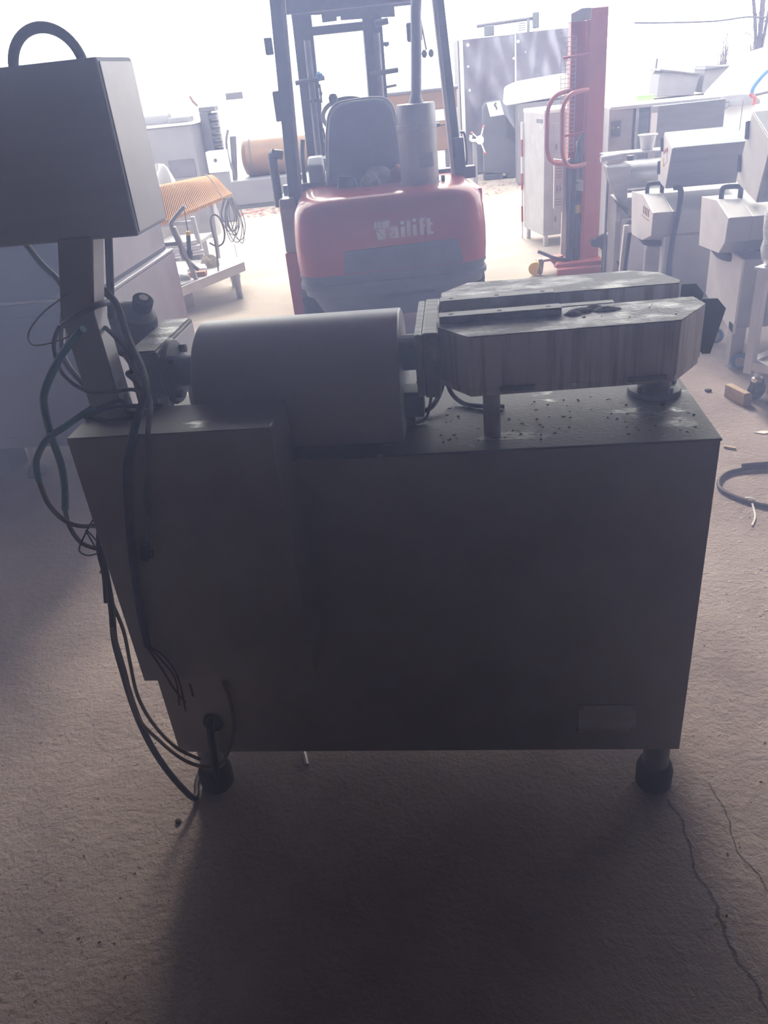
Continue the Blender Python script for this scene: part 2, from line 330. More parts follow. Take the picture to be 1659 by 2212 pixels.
# dough lumps and flour flakes lying on the machine
def flakes(name, n, area, m, smin, smax, z, h, label):
    b = B()
    for _ in range(n):
        x0, x1, y0, y1 = area; x, y = random.uniform(x0, x1), random.uniform(y0, y1); s = random.uniform(smin, smax); a = random.uniform(0, 6.28); k = random.randint(4, 6)
        ring = [(x + s * random.uniform(.5, 1) * math.cos(a + 6.283 * i / k), y + s * random.uniform(.35, .8) * math.sin(a + 6.283 * i / k)) for i in range(k)]
        zz = z(x, y) if callable(z) else z; hh = h * random.uniform(.4, 1)
        b.loft([[(p[0], p[1], zz) for p in ring], [(x + (p[0] - x) * .8, y + (p[1] - y) * .8, zz + hh) for p in ring]])
    return tag(b.out(name, m), label, 'crumbs', kind='stuff')
flakes('dough_crumbs', 46, (-.06, .41, .03, .22), cloth, .0015, .0045, T, .002, 'grey crumbs of dried dough scattered on the machine table')
flakes('pale_crumbs', 42, (-.06, .41, .02, .22), chipm, .0015, .005, T, .0015, 'pale flour crumbs scattered on the machine table')
flakes('flour_flakes', 16, (0, .36, .07, .16), mat('dried_dough', (.75, .74, .74), .8, 0, (.6, .59, .6), 40), .001, .004, 1.1012, .0015, 'pale flakes of flour on the front twin box lid')
for i, (x, y, s) in enumerate(((.205, .128, .017), (.226, .140, .014), (.244, .126, .018), (.188, .112, .012))):
    b = B(); rings = []
    for k in range(4):
        t = k / 3; rings.append([(x + s * (1 - .75 * t * t) * random.uniform(.8, 1.1) * math.cos(j * .785) * 1.5, y + s * (1 - .75 * t * t) * random.uniform(.8, 1.1) * math.sin(j * .785) * .8, 1.1008 + .0065 * t) for j in range(8)])
    tag(b.loft(rings).out('dough_lump', mat('stale_dough', (.42, .41, .43), .8, 0, (.22, .21, .23), 60, bump=.5) if i == 0 else bpy.data.materials['stale_dough'], smooth=True),
        ('flat lump of stale dough on front box lid nearest the guide rail', 'tall middle lump of stale dough on front box lid', 'widest lump of stale dough, nearest the chute end', 'smallest lump of stale dough, towards the lid front edge')[(3, 1, 2, 0)[i] if i in (0, 3) else i], 'dough', 'dough lumps on the front box lid')

# ------------------------------------------------------------------ loose cables and hoses
pc = thing('power_cable', 'thick black cable draped over the step housing, bare ends hanging low', 'cable', (-.62, -.13, .4))
B().tube([(-.668, .17, 1.19), (-.640, .15, 1.165), (-.608, .09, 1.118), (-.556, .0, 1.085), (-.535, -.06, 1.068), (-.540, -.105, 1.040), (-.549, -.122, 1.012), (-.577, -.120, .946), (-.607, -.118, .809), (-.625, -.118, .687), (-.634, -.118, .577)], .0068, 10).out('sheath', cable_b, pc, smooth=True)
for pts in ([(-.634, -.12, .580), (-.611, -.123, .542), (-.596, -.122, .494), (-.604, -.122, .426)], [(-.635, -.121, .578), (-.619, -.123, .53), (-.605, -.122, .47), (-.590, -.121, .432)], [(-.633, -.119, .578), (-.606, -.121, .552), (-.590, -.122, .50), (-.594, -.122, .41)]):
    B().tube(pts, .0022, 6).out('wire', cable_r, pc, smooth=True)
pl = thing('plug_cable', 'thin grey cable hanging down the housing front, ending in a small black plug', 'cable', (-.58, -.12, .77))
B().tube([(-.61, .06, 1.10), (-.565, .0, 1.075), (-.535, -.05, 1.045), (-.524, -.112, 1.020), (-.548, -.1125, .934), (-.575, -.1125, .825), (-.580, -.1125, .812)], .0045, 8).out('sheath', cable_g, pl, smooth=True)
pg = B().obox((-.584, -.117, .792), (.014, .014, .036), (0, .2, 0)).out('plug', black, pl, .002)
B().obox((-.574, -.117, .785), (.004, .008, .016), (0, .2, 0)).out('plug_clip', black, pg, .001)
th = thing('teal_hose', 'teal green hose looping out beside the machine, upper end at the post', 'hose', (-.74, -.03, .8))
B().tube([(-.672, .06, 1.150), (-.687, .06, 1.140), (-.707, .02, 1.115), (-.724, -.03, 1.075), (-.737, -.03, 1.042), (-.742, -.03, .993), (-.741, -.03, .933), (-.748, -.03, .886), (-.762, -.03, .837)], .0068, 8).out('hose_upper', teal, th, smooth=True)
B().tube([(-.762, -.03, .840), (-.765, -.03, .802), (-.754, -.03, .765), (-.730, -.025, .745), (-.712, -.015, .738)], .0045, 8).out('cable_end', cable_g, th, smooth=True)
th2 = thing('teal_hose', 'teal green hose crossing the other one low, upper end at the housing corner', 'hose', (-.74, -.03, .85))
B().tube([(-.664, .0, 1.024), (-.685, -.01, 1.015), (-.712, -.035, 1.003), (-.747, -.04, .984), (-.779, -.04, .945), (-.787, -.04, .905)], .0062, 8).out('hose_upper', teal, th2, smooth=True)
B().tube([(-.787, -.04, .907), (-.785, -.04, .858), (-.767, -.04, .822), (-.741, -.035, .803), (-.709, -.02, .794)], .0048, 8).out('cable_end', cable_g, th2, smooth=True)
bd = thing('cable_bundle', 'dark cable bundle running down the machine side to the floor', 'cable', (-.72, -.02, .01))
B().tube([(-.711, .012, .81), (-.722, -.02, .736), (-.731, -.02, .67), (-.740, -.02, .601), (-.757, -.02, .517), (-.762, -.02, .442), (-.765, -.02, .321), (-.757, -.02, .22), (-.735, -.02, .122), (-.701, -.015, .028), (-.696, .004, .010), (-.708, .05, .008), (-.70, .11, .008), (-.66, .16, .008)], .0072, 8).out('sheath', cable_b, bd, smooth=True)
B().tube([(-.713, -.01, .80), (-.722, -.03, .745), (-.727, -.03, .69), (-.742, -.03, .62)], .005, 6).out('tie_wrap', black, bd, smooth=True)
for pts, lab in (([(-.743, -.008, .601), (-.737, -.01, .529), (-.746, -.01, .441), (-.752, -.012, .348), (-.737, -.012, .264), (-.700, -.014, .192), (-.651, -.014, .152)], 'khaki wire under the machine side, straighter of the two'),
                 ([(-.748, -.03, .554), (-.751, -.03, .441), (-.758, -.03, .307), (-.723, -.03, .227), (-.681, -.03, .168), (-.631, -.03, .146), (-.585, -.025, .168), (-.552, -.012, .247), (-.547, -.008, .331), (-.553, -.006, .387)], 'khaki wire curling up past the cable hole in the cabinet')):
    tag(B().tube(pts, .004, 6).out('khaki_wire', cable_y, smooth=True), lab, 'wire', 'khaki wires at the machine side')
tag(B().tube([(-.706, -.03, .822), (-.735, -.05, .782), (-.749, -.05, .756), (-.735, -.045, .742), (-.716, -.03, .747), (-.735, -.03, .79), (-.722, -.03, .72), (-.735, -.03, .69)], .0016, 5).out('wire_loop', cable_b, smooth=True), 'thin black wire loop at the side of the machine cabinet', 'wire')
for pts, r, m_, lab in (([(-.12, .19, .915), (-.097, .17, .912), (-.070, .185, .916), (-.051, .235, .935), (-.046, .28, .96)], .0052, cable_b, 'thickest black cable arching from cover to drive plate'),
                        ([(-.125, .13, .909), (-.10, .125, .908), (-.080, .14, .913), (-.070, .18, .945), (-.068, .20, .987)], .003, cable_b, 'thin black cable lowest on the table beside the cover'),
                        ([(-.119, .16, .918), (-.098, .15, .917), (-.092, .17, .925), (-.098, .19, .955), (-.085, .2, .990)], .003, cable_b, 'thin black cable rising behind the sensor box'),
                        ([(-.046, .26, .965), (-.035, .24, .925), (-.012, .21, .9095), (.02, .19, .9085), (.07, .18, .9085)], .0045, cable_b, 'dark cable passing behind the support post on the table')):
    tag(B().tube(pts, r, 7).out('machine_cable', m_, smooth=True), lab, 'cable', 'cables on the machine table')
b = B()
pts = [(-.70, .09, 1.09), (-.735, .05, 1.05), (-.72, .05, 1.0), (-.69, .05, .975), (-.66, .04, .96), (-.63, .03, 1.0), (-.60, .03, 1.03)]
tag(b.tube([(-.724, .08, 1.155), (-.742, .07, 1.12), (-.735, .06, 1.07), (-.70, .06, 1.035), (-.66, .07, 1.027), (-.62, .08, 1.025), (-.60, .06, 1.022)], .0036, 7).out('sagging_cable', cable_g, smooth=True), 'grey cable sagging from the control post to the table edge', 'cable', 'cables round the control post')
tag(B().tube([(-.662, .125, 1.132), (-.628, .08, 1.128), (-.600, .06, 1.10), (-.602, .06, 1.07), (-.618, .07, 1.06), (-.600, .05, 1.055), (-.575, .02, 1.045)], .0042, 7).out('curled_cable', cable_b, smooth=True), 'black cable curled in front of the gearbox', 'cable', 'cables round the control post')
tag(B().tube([(-.700, .097, 1.205), (-.735, .06, 1.185), (-.756, .03, 1.160), (-.752, .02, 1.140), (-.735, .05, 1.132), (-.715, .094, 1.13)], .0016, 5).out('thin_wire', cable_g, smooth=True), 'thin grey wire looping out left of the control post', 'wire', 'cables round the control post')
for k, (pts, lab) in enumerate((([(-.665, .01, 1.0165), (-.63, .04, 1.02), (-.59, -.02, 1.0185), (-.55, -.01, 1.018)], 'black cable lying along the housing top edge'),
             ([(-.66, -.02, 1.0165), (-.62, -.05, 1.018), (-.575, -.04, 1.018), (-.55, .0, 1.018)], 'black cable lying across the middle of the housing top'),
             ([(-.668, -.03, 1.018), (-.655, -.005, 1.019), (-.625, .0, 1.024), (-.585, .005, 1.021), (-.54, .008, 1.018)], 'black cable lying at the back of the housing top'))):
    tag(B().tube(pts, .004, 6).out('loose_cable', cable_b, smooth=True), lab, 'cable', 'cables on the housing top')

# ================================================================== tall steel cabinet on the left
lc = thing('tall_steel_cabinet', 'big stainless cabinet with shade-dark front on adjustable feet behind the control box', 'cabinet', (-1.9, 2.2, 0))
X = -1.455
B().box(-2.33, X - .03, 1.82, 2.72, .62, 1.16).out('upper_body', steel_shade, lc, .004)
B().box(-2.33, X, 1.80, 2.74, .165, .80).out('lower_body', steel_shade, lc, .004)
B().box(-2.32, X + .004, 1.81, 2.73, .80, .812).out('ledge', steel_light, lc, .002)  # ledge in the lighter steel, its lit top painted in
B().box(X - .031, X - .027, 1.83, 2.71, .83, 1.15).out('side_panel', steel_light, lc, .001)  # lit copy of the cabinet steel, daylight painted on the right face
B().box(X - .001, X + .003, 1.81, 2.73, .18, .795).out('side_panel', steel_light, lc, .001)  # same painted daylight on the lower right face
B().box(-2.28, X - .1, 1.795, 1.802, .22, .75).out('door', steel_shade, lc, .003)
for x, y in ((-2.02, 1.87), (-1.52, 1.87), (-1.52, 2.66), (-2.25, 2.66)):
    lg = B().cyl((x, y, .05), (x, y, .17), .018).out('leg', steel, lc, smooth=True)
    B().lathe([(.05, 0), (.052, .012), (.04, .03), (.02, .05)], (x, y, 0)).out('foot', black, lg, smooth=True)
tag(B().prism([(1.86, .0), (2.02, .0), (2.02, .16), (1.86, .15)], 'x', -2.62, -2.14).out('black_motor_block', black, bevel=.01), 'black block on the floor beside the tall cabinet foot', 'block')

# ================================================================== forklift (own axes: x right, y forward, origin under the rear face)
fk = thing('forklift', 'red and black counterbalance forklift seen from behind with white lettering', 'forklift', (-.366, 3.041, 0), math.radians(7.47), local=True)
def rrect(hw, y0, y1, r, z, n=7):
    P = []
    for cx, cy_, a0 in ((hw - r, y0 + r, -90), (hw - r, y1 - .03, 0), (-hw + r, y1 - .03, 90), (-hw + r, y0 + r, 180)):
        rr = r if cy_ < (y0 + y1) / 2 else .03
        cx = cx if rr == r else math.copysign(hw - .03, cx)
        for i in range(n): a = math.radians(a0 + 90 * i / (n - 1)); P.append((cx + rr * math.cos(a), cy_ + rr * math.sin(a), z))
    return P
cw = B().loft([rrect(.519 - i, i, .95, .15, z) for z, i in ((.553, 0), (.62, -.004), (.72, -.004), (.82, .004), (.87, .014), (.90, .030), (.922, .055), (.934, .085), (.940, .13))]).out('counterweight', red_fl, fk, smooth=True)
bp = B().loft([rrect(.519 - i, i, .95, .15, z) for z, i in ((.28, .11), (.36, .075), (.425, .045), (.43, .02), (.475, .012), (.478, -.004), (.50, -.004), (.503, .006), (.535, .006), (.538, -.002), (.553, -.002))]).out('bumper', darkgrey, fk, smooth=True)
B().prism([(-.05, .31), (.235, .31), (.24, .395), (.22, .412), (-.07, .405), (-.092, .385), (-.092, .31)], 'y', .012, .10).out('tow_recess', iron, fk)
B().prism([(-.256, .676), (.33, .684), (.352, .672), (.378, .568), (.36, .556), (-.270, .558), (-.272, .57)], 'y', -.008, .01).out('radiator_grille', darkgrey, fk, .003)
# painted word on the counterweight
hz, hs_ = .719, .089
def glyph(polys, x, sc=1.0):
    for P in polys:
        B().prism([(-.091 + (x + px * hs_ * sc + .115) * 1.1, hz + pz * hs_) for px, pz in P], 'y', -.0065, .002).out('letter_stroke', white_p, cw)
x0 = -.095
glyph([[(0, .62), (.16, .62), (.2, 1.0), (.08, 1.0), (.04, .92)], [(.19, .62), (.38, .62), (.40, 1.0), (.235, 1.0)], [(.42, .62), (.82, .62), (.88, 1.0), (.44, 1.0)],
       [(.10, .55), (.56, .0), (.56, -.02), (.18, -.02), (.12, .3)], [(.14, .56), (.60, .56), (.62, .03), (.59, .03)]], x0 - .02)
def bar(x, w_, z0, z1, sl=.0): return [(x, z0), (x + w_, z0), (x + w_ - sl, z1), (x - sl, z1)]
def dot(x, z, r): return [(x + r * math.cos(i * .6283), z + r * math.sin(i * .6283)) for i in range(10)]
glyph([[(.02, .45), (.08, .62), (.42, .66), (.50, .58), (.50, .48), (.30, .48), (.18, .40)], [(.30, .48), (.50, .48), (.52, .0), (.32, .0)], [(.02, .05), (.10, .0), (.32, .0), (.32, .10), (.17, .12), (.0, .25)], [(.0, .15), (.17, .12), (.17, .24), (.32, .28), (.32, .38), (.08, .34), (.0, .26)]], x0 + .052)
glyph([bar(.0, .21, 0, .60), dot(.10, .80, .105)], x0 + .108)
glyph([bar(.0, .21, 0, .88)], x0 + .138)
glyph([bar(.0, .21, 0, .64), dot(.10, .88, .105)], x0 + .167)
glyph([bar(.03, .20, 0, .84), [(.03, .84), (.08, .93), (.32, .95), (.32, .80), (.23, .78), (.23, .74)], [(.23, .44), (.33, .44), (.33, .60), (.23, .60)]], x0 + .198)
glyph([bar(.03, .20, .0, .90), [(.20, .66), (.34, .66), (.34, .52), (.22, .52)], [(.2, .0), (.36, .02), (.36, .14), (.22, .16)]], x0 + .232)
B().lathe([(.028, 0), (.028, .004), (.02, .006)], (-.10, .24, .938)).out('filler_cap', red_fl, fk, smooth=True)
# exhaust canister and stack
ex = B().lathe([(.114, -.006), (.114, .006), (.104, .008), (.104, .27), (.108, .272), (.108, .29), (.1035, .292), (.1035, .382), (.098, .39), (.03, .392)], (.195, .30, .938), n=32).out('exhaust_canister', lightgrey, fk, smooth=True)
B().obox((.305, .30, 1.215), (.03, .02, .018)).out('band_clamp', steel_dark, ex, .002)
B().cyl((.31, .30, 1.213), (.345, .30, 1.215), .004, n=8).out('clamp_bolt', steel_dark, ex)
B().obox((.225, .197, 1.06), (.075, .006, .07), (0, 0, .1)).out('canister_plate', grey_box, ex, .001)
B().obox((.318, .27, .955), (.02, .02, .03)).out('canister_foot', darkgrey, ex, .003)
B().tube([(.200, .30, 1.33), (.205, .30, 1.40), (.222, .31, 1.62), (.229, .31, 1.74), (.245, .30, 1.82), (.30, .28, 1.88), (.38, .25, 1.90)], .0275, 16).out('exhaust_pipe', steel_dark, fk, smooth=True)
B().lathe([(.045, 0), (.034, .02), (.028, .045)], (.200, .30, 1.325)).out('pipe_collar', steel_dark, fk, smooth=True)
# overhead guard
for pts, w_, m_ in (([(-.535, .60, .50), (-.522, .56, .87), (-.475, .56, 1.86), (-.465, .60, 2.05)], .032, iron), ([(.445, .60, .50), (.447, .56, .87), (.373, .56, 1.80), (.36, .60, 2.05)], .026, iron)):
    b = B(); P = [Vector(p) for p in pts]
    b.loft([[(p.x - w_, p.y - .03, p.z), (p.x + w_, p.y - .03, p.z), (p.x + w_, p.y + .03, p.z), (p.x - w_, p.y + .03, p.z)] for p in P])
    b.out('guard_pillar', m_, fk, .006)
B().loft([[(x - .010, y, z), (x + .010, y, z), (x + .010, y + .05, z), (x - .010, y + .05, z)] for x, y, z in ((-.498, .5, .60), (-.482, .5, .88), (-.434, .5, 1.86), (-.43, .56, 2.05))]).out('pillar_edge', grey_box, fk, .003)
B().loft([[(x - .010, y, z), (x + .010, y, z), (x + .010, y + .05, z), (x - .010, y + .05, z)] for x, y, z in ((.413, .5, .70), (.411, .5, .88), (.345, .5, 1.80), (.335, .56, 2.05))]).out('pillar_edge', lightgrey, fk, .003)
B().loft([[(x - .028, y - .02, z), (x + .028, y - .02, z), (x + .028, y + .04, z), (x - .028, y + .04, z)] for x, y, z in ((.449, .50, .94), (.440, .50, 1.13))]).out('pillar_bracket', iron, fk, .006)
B().tube([(.455, .50, 1.155), (.475, .48, 1.14), (.483, .48, 1.03), (.480, .5, .985)], .007, 8).out('pillar_hose', iron, fk, smooth=True)
for x, z0, z1 in ((-.535, 1.62, 1.70), (-.530, 1.30, 1.45)):
    B().box(x - .03, x + .01, .53, .60, z0, z1).out('pillar_bracket', iron, fk, .006)
B().box(-.56, -.30, 1.44, 1.50, 1.96, 2.06).out('guard_beam', iron, fk, .01)
for x in (-.43, .33): B().box(x - .03, x + .03, .58, 1.75, 2.03, 2.09).out('guard_rail', iron, fk, .01)
for y in (.72, .98, 1.24): B().box(-.46, .36, y - .03, y + .03, 2.06, 2.09).out('guard_bar', iron, fk, .01)
B().box(-.49, .36, 1.66, 1.72, 1.86, 2.08).out('guard_beam', iron, fk, .008)
for x, w0 in ((-.40, .055), (-.28, .085)): pass
# lift mast
for x0, x1, lean in ((-.470, -.335, .03), (.015, .150, .012)):
    for yy, n_ in ((2.05, 'mast_channel'), (2.19, 'mast_inner_channel')):
        B().loft([[(x - s, yy + o, z) for x, o in ((x0, 0), (x1, 0), (x1, .10), (x0, .10))] for z, s in ((.08, lean), (1.80, 0), (1.90, 0))]).out(n_, iron, fk, .006)
    B().cyl(((x0 + x1) / 2 - lean + .02, 2.03, .3), ((x0 + x1) / 2 + .02, 2.03, 1.72), .024).out('lift_cylinder', steel_dark, fk, smooth=True)
B().box(-.45, .03, 2.06, 2.12, 1.745, 1.80).out('mast_crossbar', iron, fk, .006)
B().prism([(-.30, 1.86), (.36, 1.86), (.36, 2.1), (-.47, 2.1), (-.47, 1.88)], 'y', 1.98, 2.02).out('mast_head_plate', iron, fk, .004)
B().prism([(-.262, 1.81), (-.16, 1.812), (-.16, 1.835), (-.135, 1.835), (-.135, 1.812), (.10, 1.806), (.10, 1.832), (.125, 1.832), (.125, 1.805), (.235, 1.80), (.235, 1.87), (-.262, 1.87)], 'y', 1.94, 1.97).out('mast_head_plate', iron, fk, .003)
for p0, p1, r in (((-.50, 2.02, 1.47), (-.29, 2.02, 1.485), .017), ((.03, 2.02, 1.475), (.235, 2.02, 1.485), .018), ((.10, 2.02, 1.775), (.19, 2.02, 1.785), .022), ((.13, 2.02, 1.385), (.215, 2.02, 1.392), .009), ((-.36, 2.02, 1.35), (-.44, 2.02, 1.345), .012)):
    B().cyl(p0, p1, r, n=12).out('mast_bracket', iron, fk, smooth=True)
B().lathe([(.0, -.03), (.024, -.015), (.026, .01), (.0, .03)], (-.325, 2.0, 1.50), n=12).out('hose_fitting', blue, fk, smooth=True)
B().lathe([(.0, -.02), (.022, -.01), (.022, .01), (.0, .02)], (.165, 2.02, 1.65), n=12).out('mast_roller', iron, fk, smooth=True)
b = B()
for k in range(34):
    z = 1.46 - k * .0235; x = -.338 + .012 * math.sin(k * .5) - .02 * k / 34
    b.obox((x, 2.0, z), (.020 if k % 2 else .012, .012, .024))
b.out('mast_chain', iron, fk, kind='stuff')
# fork carriage, low parts, wheels
for z in (.35, .75): B().box(-.62, .32, 2.30, 2.34, z, z + .1).out('carriage_bar', iron, fk, .008)
for x in (-.45, .12): 
    B().box(x - .05, x + .05, 2.35, 2.39, .06, .85).out('fork', iron, fk, .006); B().box(x - .05, x + .05, 2.39, 3.3, .06, .095).out('fork', iron, fk, .004)
B().box(-.48, .48, .90, 1.95, .25, .62).out('chassis', red_fl, fk, .03)
for sx in (-1, 1):
    for y, R_, W in ((.52, .255, .16), (1.80, .32, .2)):
        wx = sx * (.46 if y < 1 else .48)
        tw = B().lathe([(R_ * .55, -W / 2), (R_ * .9, -W / 2), (R_, -W * .36), (R_, W * .36), (R_ * .9, W / 2), (R_ * .55, W / 2)], (wx, y, R_), (1, 0, 0), 32).out('tyre', black, fk, smooth=True)
        B().lathe([(R_ * .2, -W * .3), (R_ * .56, -W * .42), (R_ * .56, W * .42), (R_ * .2, W * .3)], (wx, y, R_), (1, 0, 0), 24).out('rim', white_p, tw, smooth=True)
        b = B()
        for k in range(18):
            a = k * 6.2832 / 18
            for s in (-1, 1): b.obox((wx + s * W * .27, y + math.cos(a + s * .1) * R_, R_ + math.sin(a + s * .1) * R_), (W * .42, .035, .022), (math.pi / 2 + a, 0, 0))
        b.out('tread', black, tw, kind='stuff')
B().prism([(.42, .62), (.95, .62), (.95, .90), (.45, .912), (.42, .86)], 'x', -.605, -.515).out('rear_fender', lightgrey, fk, .012)
B().prism([(.44, .16), (.95, .16), (.95, .62), (.42, .62)], 'x', -.612, -.535).out('step_panel', red_fl, fk, .008)
B().prism([(.44, .16), (.95, .16), (.95, .86), (.45, .86)], 'x', .50, .56).out('step_panel', red_fl, fk, .008)
B().box(-.585, .553, .62, .68, .895, .962).out('deck_beam', darkgrey, fk, .006)
gbk = B().tube([(-.555, .56, 1.13), (-.60, .55, 1.138), (-.612, .55, 1.12), (-.612, .55, .86)], .026, 10, 4).out('grab_bar', darkgrey, fk, smooth=True)
B().box(-.50, -.06, .66, 1.35, .70, .95).out('seat_deck', darkgrey, fk, .03)
B().prism([(.62, .93), (.95, .93), (.95, 1.02), (.85, 1.085), (.70, 1.085), (.64, 1.05)], 'x', -.425, -.335).out('hip_rest', grey_box, fk, .012)
B().tube([(-.455, .68, .96), (-.45, .68, 1.10), (-.435, .68, 1.19)], .014, 8).out('lever', iron, fk, smooth=True)
# seat
def seatback():
    out = [(-.335, .94), (-.318, 1.0), (-.300, 1.14), (-.288, 1.22), (-.272, 1.29), (-.245, 1.335), (-.205, 1.358), (-.12, 1.366), (.0, 1.366), (.055, 1.352), (.088, 1.315), (.105, 1.24), (.118, 1.12), (.126, 1.0), (.128, .94)]
    b = B(); cx, cz_ = -.10, 1.15
    rings = []
    for yo, s in ((0, .93), (.012, .985), (.045, 1.0), (.10, .99), (.125, .92)):
        rings.append([(cx + (x - cx) * s, .56 + yo - (z - .94) * .12, cz_ + (z - cz_) * s) for x, z in out])
    return b.loft(rings)
st = seatback().out('seat_back', fabric, fk, smooth=True)
B().tube([(-.318, .60, .98), (-.303, .575, 1.14), (-.290, .565, 1.22), (-.274, .555, 1.29), (-.247, .55, 1.336), (-.206, .547, 1.360), (-.12, .546, 1.368), (.0, .546, 1.368), (.056, .547, 1.354), (.090, .552, 1.316), (.107, .56, 1.24), (.120, .575, 1.12)], .007, 8, 3).out('seat_piping', lightgrey, st, smooth=True)
B().box(-.32, .11, .66, 1.12, .93, 1.03).out('seat_cushion', fabric, fk, .04)
B().box(.02, .19, .60, .64, .985, 1.0).out('seat_rail', lightgrey, fk, .004)
# steering wheel with knob
B().torus((-.155, 1.42, 1.262), .165, .014, (0, -.55, .83), 32, 8).out('steering_wheel', black, fk, smooth=True)
B().cyl((-.145, 1.42, 1.28), (-.145, 1.75, .85), .025).out('steering_column', black, fk, smooth=True)
B().lathe([(.0, 0), (.014, .004), (.014, .03), (.026, .045), (.030, .07), (.02, .09), (.0, .095)], (-.240, 1.36, 1.30), n=14).out('steering_knob', black, fk, smooth=True)
B().box(-.46, .40, 1.70, 1.85, .60, 1.0).out('dashboard', darkgrey, fk, .03)
B().box(.208, .296, .72, .75, 1.615, 1.71).out('rear_lamp', iron, fk, .012)
for x, y in ((.425, 2.0), (.475, 2.02)):
    m_ = B().lathe([(.0, -.004), (.026, 0), (.0, .004)], (x, y, 1.565), (.75, -1, 0), 20).out('mirror', blackp, fk, smooth=True)
    m_.scale = (1, 1, 1)
B().tube([(.36, 1.7, 1.90), (.40, 1.85, 1.75), (.44, 2.0, 1.59)], .006, 6).out('mirror_arm', iron, fk, smooth=True)
# things left on the counterweight
def heap(cx, cy_, cz_, rx, ry, h, seed, rz=0):
    rnd = random.Random(seed); b = B(); n, mR = 22, 7; rings = []
    ph = [rnd.uniform(0, 6.28) for _ in range(4)]
    for k in range(mR):
        t = k / (mR - 1); r = math.cos(t * math.pi / 2) ** .6 if k < mR - 1 else .02
        ring = []
        for i in range(n):
            a = 2 * math.pi * i / n; wv = 1 + .12 * math.sin(3 * a + ph[0] + t * 2) + .07 * math.sin(7 * a + ph[1] - t * 3)
            x, y = rx * r * wv * math.cos(a), ry * r * wv * math.sin(a); z = h * math.sin(t * math.pi / 2) * (1 + .15 * math.sin(2 * a + ph[2]))
            ring.append((cx + x * math.cos(rz) - y * math.sin(rz), cy_ + x * math.sin(rz) + y * math.cos(rz), cz_ + z))
        rings.append(ring)
    return b.loft(rings)
ML = Matrix.Translation((-.366, 3.041, 0)) @ Matrix.Rotation(math.radians(7.47), 4, 'Z')
def floc(bld):
    bld.v = [tuple(ML @ Vector(p)) for p in bld.v]; return bld
tag(floc(heap(-.03, .46, .932, .085, .075, .085, 3, .2)).out('cloth_bundle', cloth, smooth=True), 'grey cloth bundle lying on the forklift engine hood', 'cloth')
tag(floc(heap(.085, .46, .932, .06, .07, .085, 5)).out('red_cloth', clothr, smooth=True), 'dull red cloth against the exhaust canister on the forklift', 'cloth')
tag(floc(heap(-.075, .40, .934, .055, .05, .06, 9)).out('work_glove', cloth, smooth=True), 'crumpled grey work glove in front of the cloth bundle', 'glove')
pz = thing('tool_pouch', 'black tool pouch with pale edging on the forklift hood', 'pouch', tuple(ML @ Vector((-.2, .46, .93))))
floc(B().prism([(-.262, .93), (-.155, .93), (-.165, .985), (-.245, 1.0), (-.255, .99)], 'y', .42, .50)).out('pouch_body', black, pz, .006)
floc(B().tube([(-.262, .42, .935), (-.255, .415, .99), (-.245, .415, 1.002), (-.165, .415, .986), (-.153, .415, .936)], .004, 6, 3)).out('pouch_edging', cloth, pz, smooth=True)

# ================================================================== red hand stacker
sk = thing('hand_stacker', 'orange-red hand pallet stacker with tall mast and two loop handles', 'stacker', (.95, 5.05, 0))
B().prism([(.924, 5.01), (1.045, 5.05), (1.050, 5.20), (1.03, 5.20), (1.026, 5.07), (.924, 5.035)], 'z', .06, 1.725).out('mast_channel', red_st, sk, .004)
B().box(.898, .926, 4.995, 5.02, .06, 1.66).out('mast_flange', red_st, sk, .003)
B().prism([(.800, 5.06), (.823, 5.06), (.823, 5.2), (.800, 5.2)], 'z', .06, 1.66).out('mast_channel', red_st, sk, .003)
B().box(.823, .95, 5.17, 5.19, .06, 1.66).out('mast_web', red_st, sk, .002)
B().prism([(.792, 1.655), (.925, 1.662), (.925, 1.728), (.86, 1.73), (.792, 1.705)], 'y', 5.0, 5.2).out('mast_cap', lightgrey, sk, .004)
b = B()
for k in range(27): b.cyl((.735 if k > 4 else .78, 5.03, .855 + k * .0275), (.836, 5.03, .858 + k * .0275), .0022, n=5)
for x in (.735, .765, .80, .835): b.cyl((x, 5.03, .85 if x > .75 else .97), (x, 5.03, 1.57 if x > .75 else 1.5), .0022, n=5)
b.out('mesh_guard', lightgrey, sk, kind='stuff')
for z in (1.45, .965): B().cyl((.745, 5.0, z), (.92, 5.0, z + .012), .009, n=10).out('guard_bracket', red_st, sk, smooth=True)
B().tube([(.915, 4.985, 1.245), (.86, 4.94, 1.243), (.785, 4.90, 1.225), (.738, 4.88, 1.16), (.735, 4.88, 1.0), (.738, 4.88, .87), (.77, 4.89, .79), (.83, 4.93, .765), (.915, 4.985, .77)], .0155, 10).out('loop_handle', red_st, sk, smooth=True)
B().tube([(.815, 5.05, 1.245), (.76, 5.0, 1.245), (.69, 4.96, 1.225), (.640, 4.94, 1.15), (.636, 4.94, 1.0), (.638, 4.94, .89), (.665, 4.95, .815), (.73, 4.98, .785), (.80, 5.04, .79)], .0155, 10).out('loop_handle', red_st, sk, smooth=True)
bx = B().prism([(.694, .82), (.762, .805), (.772, .44), (.696, .475)], 'y', 5.0, 5.04).out('instruction_box', white_p, sk, .003)
for zz in (.69, .71, .73, .75, .50, .52, .54): B().box(.705, .75, 4.9985, 5.0005, zz, zz + .006).out('print_line', lightgrey, bx)
for xx in (.715, .737):
    B().box(xx, xx + .004, 4.998, 5.0005, .585, .64).out('print_mark', darkgrey, bx); B().box(xx, xx + .012, 4.998, 5.0005, .608, .613).out('print_mark', darkgrey, bx)
B().prism([(.765, .80), (.788, .80), (.79, .12), (.755, .14)], 'y', 5.02, 5.05).out('side_rail', white_p, sk, .003)
